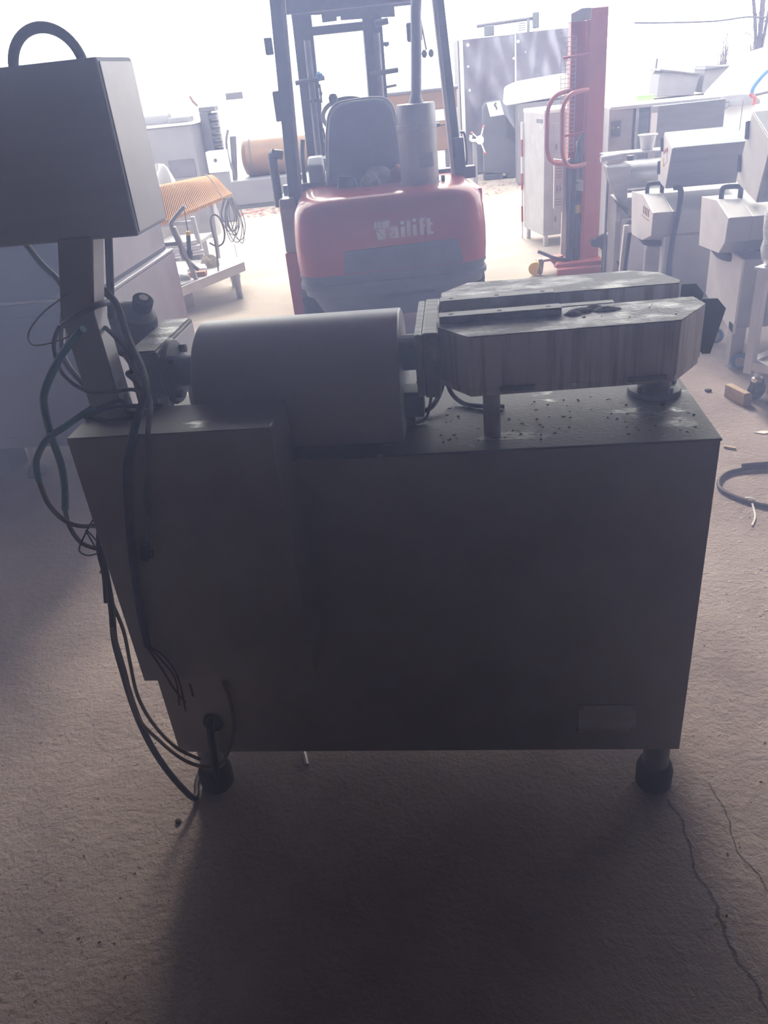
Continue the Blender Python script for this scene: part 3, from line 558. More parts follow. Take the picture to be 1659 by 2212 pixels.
cyl_ = B().cyl((.872, 5.03, .08), (.868, 5.03, .62), .026, n=16).out('pump_cylinder', iron, sk, smooth=True)
B().cyl((.871, 5.03, .43), (.870, 5.03, .49), .0275, n=16).out('yellow_band', yellow, cyl_, smooth=True)
B().cyl((.866, 5.03, .62), (.866, 5.03, .92), .014, n=12).out('pump_rod', steel, sk, smooth=True)
hb = B().prism([(.835, .60), (.905, .585), (.905, .66), (.84, .675)], 'y', 4.985, 5.04).out('valve_block', alu, sk, .004)
B().cyl((.842, 4.98, .64), (.87, 4.98, .648), .008, n=8).out('valve_knob', iron, hb)
for pts, r in (([(.80, 4.99, .09), (.797, 4.98, .45), (.79, 4.98, .70), (.795, 4.98, .79), (.815, 4.99, .80), (.83, 4.99, .72), (.825, 5.0, .3), (.822, 5.0, .09)], .013), ([(.835, 5.0, .10), (.845, 4.99, .5), (.852, 4.99, .80), (.87, 5.0, .93), (.90, 5.0, .97)], .011), ([(.888, 5.0, .66), (.885, 4.99, .80), (.875, 4.99, .93), (.90, 4.99, .96)], .012)):
    B().tube(pts, r, 8).out('hydraulic_hose', iron, sk, smooth=True)
B().prism([(.78, .055), (1.06, .055), (1.06, .095), (.72, .085), (.70, .06)], 'y', 4.92, 5.12).out('base_plate', red_st, sk, .006)
B().prism([(.71, -.0), (1.04, .0), (1.04, .06), (.72, .06)], 'y', 4.86, 4.93).out('base_leg', red_st, sk, .006)
B().prism([(.575, .10), (.78, .125), (.79, .05), (.72, .05), (.68, .09), (.60, .085), (.575, .08)], 'y', 5.02, 5.12).out('outrigger', red_st, sk, .008)
B().tube([(.582, 5.0, .175), (.62, 4.99, .16), (.70, 4.98, .125), (.79, 4.98, .10)], .013, 8).out('foot_pedal', iron, sk, smooth=True)
fkk = B().prism([(.575, .02), (.60, -.0), (.615, .02), (.625, .10), (.61, .125), (.585, .125), (.59, .08)], 'y', 4.96, 5.02).out('castor_fork', steel_dark, sk, .004)
B().lathe([(.015, -.02), (.05, -.02), (.052, -.012), (.052, .012), (.05, .02), (.015, .02)], (.562, 4.99, .052), (.25, 1, 0), 24).out('castor_wheel', yellow, fkk, smooth=True)
cr = B().prism([(1.0, .275), (1.075, .30), (1.135, .285), (1.135, .0), (1.045, .0), (1.045, .17), (1.02, .20), (.99, .20)], 'y', 4.86, 4.90).out('fork_carriage', iron, sk, .006)
B().cyl((.985, 4.85, .235), (.985, 4.92, .235), .028, n=16).out('carriage_roller', iron, cr, smooth=True)
B().box(1.06, 1.13, 4.80, 4.90, .285, .30).out('carriage_plate', steel_dark, cr, .003)

# ================================================================== pale electric cabinet
wc = thing('electric_cabinet', 'pale free-standing sheet metal cabinet on short legs in the doorway', 'cabinet', (.95, 6.25, 0))
q = [(.722, 6.01), (1.285, 6.10), (1.15, 6.60), (.59, 6.50)]
B().prism(q, 'z', .09, 1.06).out('cabinet_body', lightgrey, wc, .006)
B().prism(ins(q, -.012), 'z', 1.055, 1.085).out('cabinet_top', white_p, wc, .006)
for x, y in ((.745, 6.05), (1.25, 6.13), (.63, 6.46), (1.13, 6.55)): B().cyl((x, y, 0), (x, y, .1), .022, n=12).out('leg', steel, wc, smooth=True)
def face(p, q_, u0, u1, z0, z1, off=.006, t=.006):
    p = Vector((*p, 0)); q_ = Vector((*q_, 0)); d = (q_ - p).normalized(); n = Vector((d.y, -d.x, 0)); b = B()
    a, c = p + (q_ - p) * u0, p + (q_ - p) * u1
    return b.loft([[a + n * off + Vector((0, 0, z0)), c + n * off + Vector((0, 0, z0)), c + n * off + Vector((0, 0, z1)), a + n * off + Vector((0, 0, z1))], [a - n * t + Vector((0, 0, z0)), c - n * t + Vector((0, 0, z0)), c - n * t + Vector((0, 0, z1)), a - n * t + Vector((0, 0, z1))]])
for z0, z1 in ((.13, .32), (.335, .52), (.62, .98)):
    dr = face(q[0], q[1], .14, .88, z0, z1).out('door_panel', lightgrey, wc, .003)
    face(q[0], q[1], .17, .19, (z0 + z1) / 2 - .02, (z0 + z1) / 2 + .02, .012).out('door_handle', steel_dark, dr)
for k in range(5): face(q[3], q[0], .64 + k * .065, .67 + k * .065, .985, 1.015, .002).out('vent_slot', iron, wc)
for k in (0, 1): face(q[3], q[0], .84 + k * .06, .87 + k * .06, .945, .965, .003).out('indicator', white_p, wc)
ml = thing('striped_pole', 'thin red and white striped pole leaning on the pale cabinet', 'pole', (.575, 6.52, 0))
for k in range(7): B().cyl((.575, 6.50, k * .14), (.575 - .001, 6.50, (k + 1) * .14), .011, n=8).out('pole_band', red_st if k % 2 else white_p, ml, smooth=True)

# ================================================================== steel cabinet with its door open
oc = thing('open_door_cabinet', 'stainless cabinet with open dark door and small control panel', 'cabinet', (1.5, 5.8, 0))
B().box(1.175, 1.185, 5.60, 5.98, .10, 1.075).out('side_panel', lightgrey, oc, .003)
B().prism([(1.180, 5.60), (1.355, 5.605), (1.355, 5.62), (1.180, 5.61)], 'z', .10, 1.075).out('side_panel', lightgrey, oc, .002)
B().box(1.18, 2.0, 5.97, 5.99, .10, 1.07).out('back_panel', lightgrey, oc, .003)
B().box(1.18, 2.0, 5.60, 5.98, 1.06, 1.085).out('cabinet_top', steel_light, oc, .003)
B().box(1.18, 2.0, 5.60, 5.98, .08, .11).out('cabinet_floor', steel_light, oc, .003)
B().box(1.985, 2.0, 5.6, 5.98, .10, 1.07).out('side_panel', lightgrey, oc, .003)
B().box(1.375, 1.40, 5.60, 5.62, .10, 1.06).out('door_frame', steel, oc, .002)
B().box(1.38, 1.49, 5.66, 5.68, .60, 1.03).out('inner_panel', grey_box, oc, .004)
dd = B().prism([(1.497, 5.40), (2.0, 5.47), (1.995, 5.50), (1.455, 5.44)], 'z', .12, 1.075).out('open_door', grey_box, oc, .004)
B().prism([(1.452, 5.445), (1.498, 5.40), (1.504, 5.405), (1.46, 5.452)], 'z', .12, 1.07).out('door_edge', lightgrey, dd, .001)
B().obox((1.476, 5.418, .96), (.05, .003, .14), (0, 0, -.78)).out('door_sticker', white_p, dd)
pn = B().box(1.185, 1.265, 5.585, 5.602, .875, .99).out('control_panel', darkgrey, oc, .004)
for k, m_ in enumerate((green, red_st, white_p)): B().cyl((1.205 + k * .02, 5.585, .94), (1.205 + k * .02, 5.575, .94), .006, n=10).out('button', m_, pn)
for x, y in ((1.2, 5.62), (1.97, 5.62), (1.2, 5.95), (1.97, 5.95)): B().cyl((x, y, 0), (x, y, .1), .02, n=12).out('leg', steel, oc, smooth=True)
bk = B().lathe([(.040, .0), (.056, .085), (.066, .088), (.066, .094), (.052, .094), (.037, .008), (.0, .006)], (1.287, 4.72, .858), n=28, cap=False).out('white_bucket', white_p, smooth=True)
tag(bk, 'small white plastic bowl standing on the hopper machine', 'bowl')

# ================================================================== hopper machine behind the stacker
gr = thing('hopper_machine', 'steel grinding machine with small square hopper and dented drum', 'machine', (1.2, 4.6, 0))
B().box(1.06, 1.42, 4.50, 4.77, .0, .58).out('cabinet_body', steel_cab, gr, .006)
B().box(1.10, 1.34, 4.488, 4.502, .10, .46).out('door_panel', steel_light, gr, .004)
B().box(1.06, 1.09, 4.49, 4.502, .44, .50).out('door_handle', steel, gr, .003)
B().lathe([(.0, -.01), (.085, 0), (.095, .02), (.095, .27), (.085, .29), (.0, .3)], (1.10, 4.60, .72), (1, 0, 0), 28).out('drum', steel, gr, smooth=True)
B().cyl((.96, 4.60, .835), (1.10, 4.62, .845), .022, n=16).out('cross_tube', steel_light, gr, smooth=True)
B().box(.98, 1.40, 4.62, 4.78, .846, .858).out('top_shelf', steel, gr, .003)
hp = B().loft([[(x, y, z) for x, y in ((cx - a, 4.50 - d), (cx + a, 4.50 - d), (cx + a, 4.50 + d), (cx - a, 4.50 + d))] for z, a, d, cx in ((.50, .012, .02, 1.12), (.70, .06, .05, 1.06), (.80, .082, .07, 1.052))]).out('hopper', steel, gr, .003)
B().box(.975, 1.13, 4.44, 4.57, .800, .806).out('hopper_rim', steel_light, hp, .002)
B().box(.985, 1.12, 4.452, 4.558, .8055, .8075).out('hopper_mouth', iron, hp)
B().prism([(1.03, .60), (1.04, .575), (1.12, .50), (1.125, .54)], 'y', 4.40, 4.46).out('discharge_spout', iron, gr, .003)
B().lathe([(.0, 0), (.02, 0), (.026, .03), (.0, .034)], (1.135, 4.49, .825), n=12).out('wing_nut', iron, gr, smooth=True)
B().cyl((1.16, 4.52, .40), (1.16, 4.60, .55), .05, n=16).out('motor', darkgrey, gr, smooth=True)
B().cyl((1.00, 4.52, 0), (1.00, 4.52, .80), .008, n=8).out('stand_rod', steel_dark, gr, smooth=True)
tag(B().tube([(1.05, 4.30, .22), (1.10, 4.25, .13), (1.17, 4.22, .10), (1.21, 4.2, .03)], .006, 6).out('drooping_cable', cable_b, smooth=True), 'black cord drooping from the stacker towards the floor behind it', 'cord')
rb = thing('red_tray', 'small red plastic tray on the floor between stacker and hose', 'tray', (1.14, 4.36, 0))
B().box(1.08, 1.2, 4.3, 4.42, 0, .05).out('tray_body', red_st, rb, .006); B().box(1.10, 1.18, 4.33, 4.40, .05, .10).out('tray_insert', white_p, rb, .006)

# ================================================================== two slicing machines with lifted boxes
def slicer(name, label, X0, yb, head, lid, lid_x, body, door, dark_len, foot, sticker):
    t = thing(name, label, 'machine', (X0, yb, 0))
    hd = B().prism(head, 'x', X0, X0 + .11).out('head_box', steel_cab, t, .003)
    B().prism(ins(head, .004), 'x', X0 - .004, X0 + .001).out('lit_end_plate', white_p, hd, .001)  # white plate added to paint daylight onto the head's left face
    B().prism(ins(head, .02), 'x', X0 + .11, X0 + dark_len).out('head_beam', steel_cab, t, .003)
    ld = B().prism(lid, 'x', lid_x[0], lid_x[1]).out('lifted_box', grey_box, t, .004)
    B().prism(ins(lid, .03), 'x', lid_x[0] - .004, lid_x[0] + .004).out('lit_box_end', white_p, ld, .001)  # white end stands in for daylight on the lifted box
    (ay, az), (by, bz) = lid[0], lid[3]
    for f in (.25, .72):
        yy, zz = ay + (by - ay) * f, az + (bz - az) * f
        hn = B().obox((lid_x[0] - .005, yy - .012, zz), (.014, .02, .075), (-.3, 0, 0)).out('hinge', iron, ld, .002)
        B().cyl((lid_x[0] - .014, yy - .016, zz - .035), (lid_x[0] - .014, yy - .005, zz + .035), .005, n=8).out('hinge_pin', iron, hn)
    if sticker:
        my = sum(p[0] for p in lid) / 4; mz = sum(p[1] for p in lid) / 4
        sk_ = B().obox((lid_x[0] - .005, my - .0, mz + .03), (.003, .10, .075), (-.28, 0, 0)).out('warning_sticker', white_p, ld)
        B().obox((lid_x[0] - .007, my - .012, mz + .065), (.002, .095, .02), (-.28, 0, 0)).out('warning_bar', red_st, ld); B().obox((lid_x[0] - .007, my + .02, mz + .0), (.002, .022, .045), (-.28, 0, 0)).out('warning_symbol', yellow, ld)
        hy = head[1][0]; hz_ = head[0][1]
        for k in range(4):
            y_ = hy + .10 + k * .045
            for a_, b_, c_, d_ in ((0, .004, -.10, -.055), (.012, .016, -.10, -.055), (0, .026, -.07, -.066), (0, .026, -.086, -.082)): B().box(X0 - .006, X0 - .003, y_ + a_, y_ + b_, hz_ + c_, hz_ + d_).out('red_mark', rscrap, hd)
        B().box(X0 - .006, X0 - .003, hy + .09, hy + .29, hz_ - .118, hz_ - .114).out('red_mark', rscrap, hd)
    hy = head[0][0]; top = head[0][1]
    B().tube([(X0 + .035, hy + .06, top - .012), (X0 + .035, hy + .06, top + .035), (X0 + .045, hy + .055, top + .05), (X0 + .105, hy + .035, top + .05), (X0 + .115, hy + .03, top + .035), (X0 + .115, hy + .03, top - .014)], .013, 8, 3).out('carry_handle', blackp, t, smooth=True)
    lo = head[3]
    B().tube([(X0 + .02, lo[0] + .3, lo[1] + .03), (X0 + .03, lo[0] + .12, lo[1] - .02), (X0 + .06, lo[0] + .03, lo[1] - .03), (X0 + .16, lo[0], lo[1] - .025), (X0 + .22, lo[0] + .03, lo[1] + .0)], .022, 10).out('drain_hose', cable_b, t, smooth=True)
    B().cyl((X0 + .05, lo[0] + .06, lo[1] - .02), (X0 + .12, lo[0] + .02, lo[1] - .02), .024, n=14).out('hose_collar', steel_light, t, smooth=True)
    bx0, bx1, by0, by1, bz0, bz1 = body
    B().prism([(by0, bz0), (by0, bz1), (by1, bz1), (by1, bz0 + .07)], 'x', bx0, bx0 + .012).out('side_panel', white_p, t, .002)  # white paint carries the daylight on the left side of the body
    B().box(bx0 + .010, bx1, by0, by1, bz0 + .03, bz1).out('cabinet_body', steel_cab, t, .004)
    if door:
        dp_ = B().box(door[0], door[1], by0 - .006, by0 + .004, door[2], door[3]).out('door_panel', steel_cab, t, .004)
        B().box((door[0] + door[1]) / 2 - .03, (door[0] + door[1]) / 2 + .03, by0 - .012, by0 - .004, door[3] + .015, door[3] + .027).out('door_latch', steel, dp_, .002)
    for x, y in ((bx0 + .03, by0 + .04), (bx1 - .04, by0 + .04), (bx0 + .03, by1 - .05), (bx1 - .04, by1 - .05)):
        B().box(x - .03, x + .035, y - .035, y + .04, foot, bz0 + .05).out('leg', lightgrey, t, .003)
        if foot > 0:
            wl = B().torus((x + .02, y - .05, .045), .031, .0135, (.35, 1, 0), 24, 8).out('castor_wheel', blue, t, smooth=True)
            B().cyl((x + .016, y - .062, .045), (x + .024, y - .038, .045), .025, n=16).out('wheel_hub', lightgrey, wl, smooth=True)
    return t
slicer('slicing_machine', 'pale slicer with red print on its head box, lifted box tilted back', 1.12, 3.95,
       [(3.956, .688), (3.653, .628), (3.66, .50), (3.894, .43), (4.22, .407), (4.29, .661)], [(3.977, 1.024), (3.758, .956), (3.854, .725), (4.057, .747)], (1.225, 1.63),
       (1.235, 1.80, 3.84, 4.35, .06, .66), (1.30, 1.78, .06, .47), .5, 0, True)
slicer('slicing_machine', 'bare slicer next to the rolling table, blue castors and no print', 1.27, 2.9,
       [(2.975, .785), (2.765, .735), (2.78, .62), (2.855, .555), (3.20, .525), (3.24, .765)], [(2.76, 1.185), (2.47, 1.085), (2.56, .83), (2.87, .88)], (1.315, 1.95),
       (1.335, 1.95, 2.70, 3.22, .185, .55), (1.40, 1.93, .22, .50), .7, .02, False)
for pts, r, lab in (([(1.23, 3.68, .755), (1.262, 3.66, .745), (1.262, 3.65, .66), (1.235, 3.62, .50), (1.225, 3.62, .35), (1.232, 3.62, .12), (1.26, 3.62, .012)], .016, 'thick black hose hanging over the printed slicer head'),
                   ([(1.06, 4.0, .46), (1.045, 3.98, .30), (1.035, 3.97, .12), (1.03, 3.96, .012)], .013, 'thin black hose down the left leg of the printed slicer')):
    tag(B().tube(pts, r, 9).out('black_hose', cable_b, smooth=True), lab, 'hose')
lp = B().prism([(1.005, 0), (1.05, 0), (1.062, .50), (1.03, .50)], 'y', 4.02, 4.06).out('leaning_plate', white_p, bevel=.003); tag(lp, 'narrow pale metal plate leaning behind the thin black hose', 'plate')
tag(B().box(1.12, 1.205, 3.78, 3.84, .0, .40).out('narrow_post_box', lightgrey, bevel=.004), 'narrow grey metal box on the floor in front of the printed slicer', 'box')
tag(B().tube([(1.37, 2.86, .835), (1.39, 2.72, .90), (1.46, 2.58, .905), (1.54, 2.50, .84), (1.60, 2.48, .775)], .008, 8).out('slicer_cord', cable_b, smooth=True), 'thin black cord crossing behind the bare slicer handle', 'cord')
tag(B().box(1.395, 1.46, 2.90, 2.96, .80, .86).out('clear_bag', film, bevel=.02), 'small crumpled clear bag on the bare slicer head box', 'bag')

# ================================================================== rolling table at the edge, wrapped roll, wood block
tb = thing('rolling_table', 'square-tube steel table on castors at the edge of the view', 'table', (1.6, 2.1, 0))
c0 = Vector((1.268, 2.305, 0)); dx = Vector((.66, -.75, 0)); dy = Vector((.75, .66, 0))
def tbar(u0, u1, v0, v1, z0, z1, name, m=steel_light, bev=.003):
    P = [c0 + dx * u + dy * v for u, v in ((u0, v0), (u1, v0), (u1, v1), (u0, v1))]
    return B().loft([[(p.x, p.y, z0) for p in P], [(p.x, p.y, z1) for p in P]]).out(name, m, tb, bev)
for u in (0, .95):
    for v in (0, .26):
        lg = tbar(u, u + .04, v, v + .04, .13, .60, 'leg')
        p = c0 + dx * (u + .05) + dy * (v + .045)
        fkc = B().lathe([(.016, .13), (.018, .115), (.006, .11), (.024, .105), (.026, .092), (.022, .085)], (p.x, p.y, 0), n=16).out('castor_swivel', chrome, lg, smooth=True)
        B().obox((p.x + .012, p.y - .01, .068), (.05, .012, .055), (0, 0, .5)).out('castor_fork', iron, lg, .003); B().obox((p.x + .0, p.y + .022, .068), (.05, .012, .055), (0, 0, .5)).out('castor_fork', iron, lg, .003)
        B().cyl((p.x + .012, p.y - .006, .042), (p.x + .0, p.y + .018, .042), .042, n=20).out('castor_tyre', black, lg, smooth=True)
for v in (0, .26): tbar(.04, .95, v, v + .04, .56, .60, 'top_rail'); tbar(.04, .95, v, v + .04, .15, .19, 'shelf_rail')
for u in (0, .95): tbar(u, u + .04, .04, .26, .56, .60, 'top_rail'); tbar(u, u + .04, .04, .26, .15, .19, 'shelf_rail')
tbar(-.01, 1.0, -.01, .31, .60, .612, 'table_top'); tbar(.04, .95, .04, .26, .168, .176, 'lower_shelf')
wr = B().lathe([(.0, 0), (.05, .004), (.066, .03), (.075, .07), (.068, .11), (.076, .15), (.078, .21), (.064, .255), (.035, .275), (.0, .28)], (1.345, 2.30, .613), n=20).out('wrapped_roll', film, smooth=True)
tag(wr, 'bulky roll wrapped in clear plastic film on the rolling table', 'roll')
wb = thing('wood_block', 'short pale timber block lying against the table castor', 'block', (1.285, 2.30, 0))
B().loft([[p for k, p in enumerate([(1.213, 2.352, z), (1.258 + s * .3, 2.215 + s * .5, z), (1.302 - s, 2.230, z), (1.257 - s, 2.368, z)])] for z, s in ((0, 0), (.045, 0), (.06, .012))]).out('timber', wood, wb, .003)

# ================================================================== floor things on the near side
cl = thing('cable_coil', 'black cable lying in a wide ring on the concrete floor', 'cable', (1.1, 1.42, 0))
B().tube([(1.30, 1.60, .012), (1.156, 1.585, .010), (1.071, 1.578, .010), (.992, 1.547, .009), (.944, 1.48, .009), (.940, 1.41, .009), (.994, 1.331, .009), (1.058, 1.285, .009), (1.16, 1.25, .009), (1.28, 1.25, .009), (1.40, 1.32, .009), (1.46, 1.43, .009), (1.42, 1.55, .009), (1.30, 1.602, .018), (1.156, 1.592, .022), (1.06, 1.585, .022)], .0085, 8).out('cable_ring', cable_b, cl, smooth=True)
B().tube([(1.0, 1.345, .012), (1.012, 1.325, .022), (1.02, 1.31, .016), (1.008, 1.318, .006)], .004, 6).out('plastic_tie', white_p, cl, smooth=True)
tag(B().tube([(1.013, 1.318, .012), (1.007, 1.27, .004), (.995, 1.22, .003), (.967, 1.165, .003)], .0035, 6).out('white_string', white_p, smooth=True), 'frayed white string hanging off the cable ring on the floor', 'string')
tag(B().prism([(1.215, 1.925), (1.25, 1.905), (1.285, 1.915), (1.29, 1.93), (1.25, 1.935)], 'z', .001, .004).out('paper_scrap', paperm), 'white paper scrap on the floor near the view edge', 'scrap')
tag(B().obox((1.075, 1.785, .005), (.045, .012, .008), (0, 0, -.55)).out('wood_stick', wood), 'short pale stick on the floor beside the machine', 'stick')
tag(B().obox((1.16, 2.42, .006), (.025, .02, .01), (0, 0, .3)).out('dark_chip', black), 'dark chip on the floor between machine and slicer', 'chip')
tag(B().lathe([(.0, 0), (.008, .002), (.007, .006), (.0, .008)], (-.722, -.066, 0), n=9).out('pebble', black, smooth=True), 'black pebble on the floor in front of the machine left foot', 'pebble')
tag(B().cyl((-.452, .14, .006), (-.438, .10, .006), .006, n=8).out('dropped_bolt', steel), 'small dropped bolt on the floor under the machine', 'bolt')
def litter(name, n, area, m, smin, smax, label, dens=None):
    b = B()
    for _ in range(n):
        x, y = random.uniform(area[0], area[1]), random.uniform(area[2], area[3])
        s = random.uniform(smin, smax); a = random.uniform(0, 6.28); c, sn = math.cos(a), math.sin(a); L_, W_ = s, s * random.uniform(.2, .6); h = s * random.uniform(.1, .3)
        b.add([(x + c * L_, y + sn * L_, .001), (x - sn * W_, y + c * W_, h), (x - c * L_, y - sn * L_, .001), (x + sn * W_, y - c * W_, .001)], [(0, 1, 2), (0, 2, 3), (0, 3, 1), (1, 3, 2)])
    return tag(b.out(name, m), label, 'litter', kind='stuff')
litter('wood_shavings', 260, (.72, 1.15, .55, 1.35), chipm, .0025, .009, 'pale wood shavings strewn over the floor beside the machine')
litter('floor_grit', 700, (-1.6, -.62, -.55, 1.7), gritm, .0015, .005, 'dark grit and crumbs on the concrete beside the tall cabinet')
litter('floor_grit', 800, (.44, 1.5, -.5, 2.6), gritm, .0015, .0055, 'dark grit and crumbs on the concrete before the slicers')
litter('floor_chips', 700, (-1.6, -.62, -.55, 1.7), chipm, .001, .0038, 'light concrete chips strewn beside the tall cabinet')
litter('floor_chips', 900, (.44, 1.5, -.5, 2.6), chipm, .001, .0042, 'light concrete chips strewn before the slicers')

# ================================================================== left: rack with orange belt, low pallet table, cables
rk = thing('work_stand', 'steel frame stand carrying the orange comb belt', 'stand', (-2.4, 5.9, 0))
for x0, x1, y, z1 in ((-2.27, -2.24, 5.60, .56), (-2.20, -2.235, 5.98, .62), (-2.62, -2.60, 5.60, .53), (-2.62, -2.6, 5.98, .60)):
    B().loft([[(x1 - .018, y - .018, 0), (x1 + .018, y - .018, 0), (x1 + .018, y + .018, 0), (x1 - .018, y + .018, 0)], [(x0 - .018, y - .018, z1), (x0 + .018, y - .018, z1), (x0 + .018, y + .018, z1), (x0 - .018, y + .018, z1)]]).out('stand_leg', lightgrey, rk, .003)
B().box(-2.62, -2.24, 5.96, 5.99, .59, .62).out('stand_rail', lightgrey, rk, .003)
B().box(-2.62, -2.25, 5.58, 5.61, .50, .53).out('stand_rail', lightgrey, rk, .003)
B().box(-2.64, -2.24, 5.62, 5.98, .33, .36).out('stand_shelf', lightgrey, rk, .003)
ob = thing('orange_comb_belt', 'orange plastic comb belt, wavy, draped over the stand', 'belt', (-2.35, 5.8, .65))
NS = 48
TL, TR, BR, BL = Vector((-2.60, 5.88, .80)), Vector((-2.27, 6.35, .80)), Vector((-2.03, 6.08, .655)), Vector((-2.47, 5.52, .565))
def beltpt(t, s):
    p = TL.lerp(TR, t).lerp(BL.lerp(BR, t), s); p.z += .035 * math.sin(s * 6.283) * (1 - .75 * t) + .012 * math.sin(s * 3.1416); return p
for k in range(NS):
    t = -.28 + 1.28 * k / (NS - 1); b = B(); dv = (BR - BL).normalized() * .0048
    P = [beltpt(t, i / 9) for i in range(10)]; P.append(P[-1] + Vector((.006, -.008, -.022)))
    b.loft([[p - dv, p + dv + Vector((0, 0, -.016)), p + dv + Vector((0, 0, .006))] for p in P]); b.out('slat', orange, ob)
b = B(); vs_ = [[beltpt(-.28 + 1.28 * i / 12, j / 10) - Vector((0, 0, .012)) for j in range(11)] for i in range(13)]
b.v = [tuple(p) for r in vs_ for p in r]; b.f = [(i * 11 + j, i * 11 + j + 1, (i + 1) * 11 + j + 1, (i + 1) * 11 + j) for i in range(12) for j in range(10)]
b.out('belt_web', mat('brown_belt_web', (.10, .05, .025), .8, 0), ob)
e0, e1 = beltpt(-.28, .96), beltpt(1.0, .96)
B().loft([[e, e + Vector((.004, -.006, -.004)), e + Vector((.004, -.006, -.03)), e + Vector((0, 0, -.03))] for e in (e0, e1)]).out('front_strip', orange, ob, .002)
wb_ = tag(heap(-2.77, 6.42, .66, .13, .09, .24, 4).out('white_sack', tarpm, smooth=True), 'white slumped sack behind the orange belt', 'sack')
ts = thing('spare_box', 'pale box under the stand behind the wire loop', 'box', (-2.1, 6.3, 0)); B().box(-2.95, -2.34, 6.36, 6.6, .25, .66).out('box_body', lightgrey, ts, .005); B().box(-2.9, -2.5, 6.38, 6.58, 0, .25).out('box_base', steel_dark, ts, .005)
cc = thing('wire_coil', 'bundle of grey wire loops hanging off the end of the orange belt', 'cable', (-2.0, 5.85, .64))
for k in range(9):
    o = random.uniform; cx = -1.985 + o(-.025, .03); w_ = o(.05, .10); h = o(.27, .39); yy = 5.72 + k * .012
    a = o(-.35, .35)
    pts = []
    for i in range(14):
        an = 2 * math.pi * i / 14; x, z = w_ * math.sin(an), h / 2 * (math.cos(an) - 1)
        pts.append((cx + x * (.35 + .65 * min(1, -z / h * 2)) + a * (-z) * .35, yy + .02 * math.sin(an * 2), .665 + z))
    B().tube(pts, .0042, 6, 3, True).out('wire_ring', cable_g, cc, smooth=True)
B().tube([(-2.02, 5.75, .66), (-2.10, 5.85, .76), (-2.17, 5.93, .835), (-2.24, 5.98, .84)], .005, 6).out('wire_tail', cable_g, cc, smooth=True)
B().tube([(-2.01, 5.8, .27), (-1.99, 5.75, .15), (-2.01, 5.7, .06), (-2.06, 5.6, .04), (-2.12, 5.45, .10)], .0035, 6).out('wire_tail', lightgrey, cc, smooth=True)
B().box(-2.06, -1.98, 5.66, 5.72, 0, .035).out('wire_end_plug', darkgrey, cc, .004)
pt = thing('low_platform', 'low pale sheet metal platform with folded front edge on round feet', 'platform', (-2.1, 5.2, 0))
B().prism([(-2.62, 4.62), (-2.16, 4.55), (-1.72, 4.98), (-1.86, 5.45), (-2.6, 5.5)], 'z', .215, .225).out('deck', lightgrey, pt, .002)
B().loft([[(x, y, z) for x, y, z in ((xa, ya, za), (xa + .012, ya - .01, za), (xa + .012, ya - .01, za - .07), (xa, ya, za - .07))] for xa, ya, za in ((-2.20, 4.50, .20), (-1.72, 4.95, .285))]).out('folded_edge', white_p, pt, .002)
B().prism([(-2.5, 4.62), (-2.2, 4.60), (-2.1, 4.72), (-2.4, 4.8)], 'z', .02, .215).out('platform_box', lightgrey, pt, .005)
for x, y in ((-1.80, 4.96), (-2.5, 5.4), (-1.95, 5.4)):
    f = B().cyl((x, y, .05), (x, y, .215), .026, .03, 16).out('foot', lightgrey, pt, smooth=True); B().cyl((x, y, 0), (x, y, .055), .026, n=16).out('foot_cap', grey_box, f, smooth=True)
DK = .226
tag(B().box(-2.13, -1.995, 4.80, 4.86, DK, DK + .035).out('brown_packet', brown, bevel=.005), 'small brown packet on the low platform', 'packet')
tag(heap(-2.17, 4.74, DK, .07, .04, .04, 21).out('clear_bag', film, smooth=True), 'crumpled clear plastic bag on the low platform', 'bag')
tag(heap(-2.06, 5.15, DK, .075, .06, .085, 22).out('fibre_heap', mat('tan_fibre', (.35, .3, .24), .9, 0, (.2, .17, .14), 30, bump=.5), smooth=True), 'tan heap of scrap fibre behind the brown packet', 'scrap')
tag(B().obox((-2.12, 4.98, DK + .03), (.16, .10, .03), (.15, .1, .5)).out('white_carton', white_p, bevel=.004), 'flat white carton tilted on the low platform', 'carton')
tor = thing('torch', 'black torch with yellow cap end hanging by the stand leg', 'torch', (-2.06, 4.9, .35))
B().cyl((-2.05, 4.75, .545), (-2.067, 4.75, .44), .0165, n=16).out('torch_handle', black, tor, smooth=True); B().lathe([(.0165, 0), (.027, .015), (.027, .055), (.024, .06)], (-2.067, 4.75, .44), (-.02, 0, -.1), 18).out('torch_head', black, tor, smooth=True); B().cyl((-2.046, 4.75, .575), (-2.05, 4.75, .545), .014, .0175, 14).out('torch_cap', yellow, tor, smooth=True)
B().tube([(-2.046, 4.75, .575), (-2.05, 4.77, .66), (-2.06, 4.82, .74)], .005, 6).out('torch_cord', cable_g, tor, smooth=True)
tag(B().tube([(-1.92, 4.90, .22), (-1.90, 4.90, .42), (-1.905, 4.90, .60), (-1.875, 4.90, .655), (-1.83, 4.90, .63), (-1.81, 4.90, .53), (-1.835, 4.90, .45), (-1.89, 4.90, .425), (-1.945, 4.90, .455)], .0075, 8).out('bent_hose', cable_g, smooth=True), 'grey hose bent into an upright loop beside the torch', 'hose')
lv = thing('bent_lever', 'dark bent lever bar with side arm rising from the stand', 'lever', (-2.15, 4.72, .25))
B().tube([(-2.03, 4.74, .755), (-2.135, 4.72, .665), (-2.155, 4.72, .63), (-2.135, 4.72, .53), (-2.12, 4.72, .46), (-2.115, 4.72, .40), (-2.02, 4.74, .29)], .0155, 8, 2).out('lever_bar', steel_dark, lv, smooth=True); B().box(-2.26, -2.11, 4.705, 4.735, .485, .515).out('lever_arm', steel_dark, lv, .004)
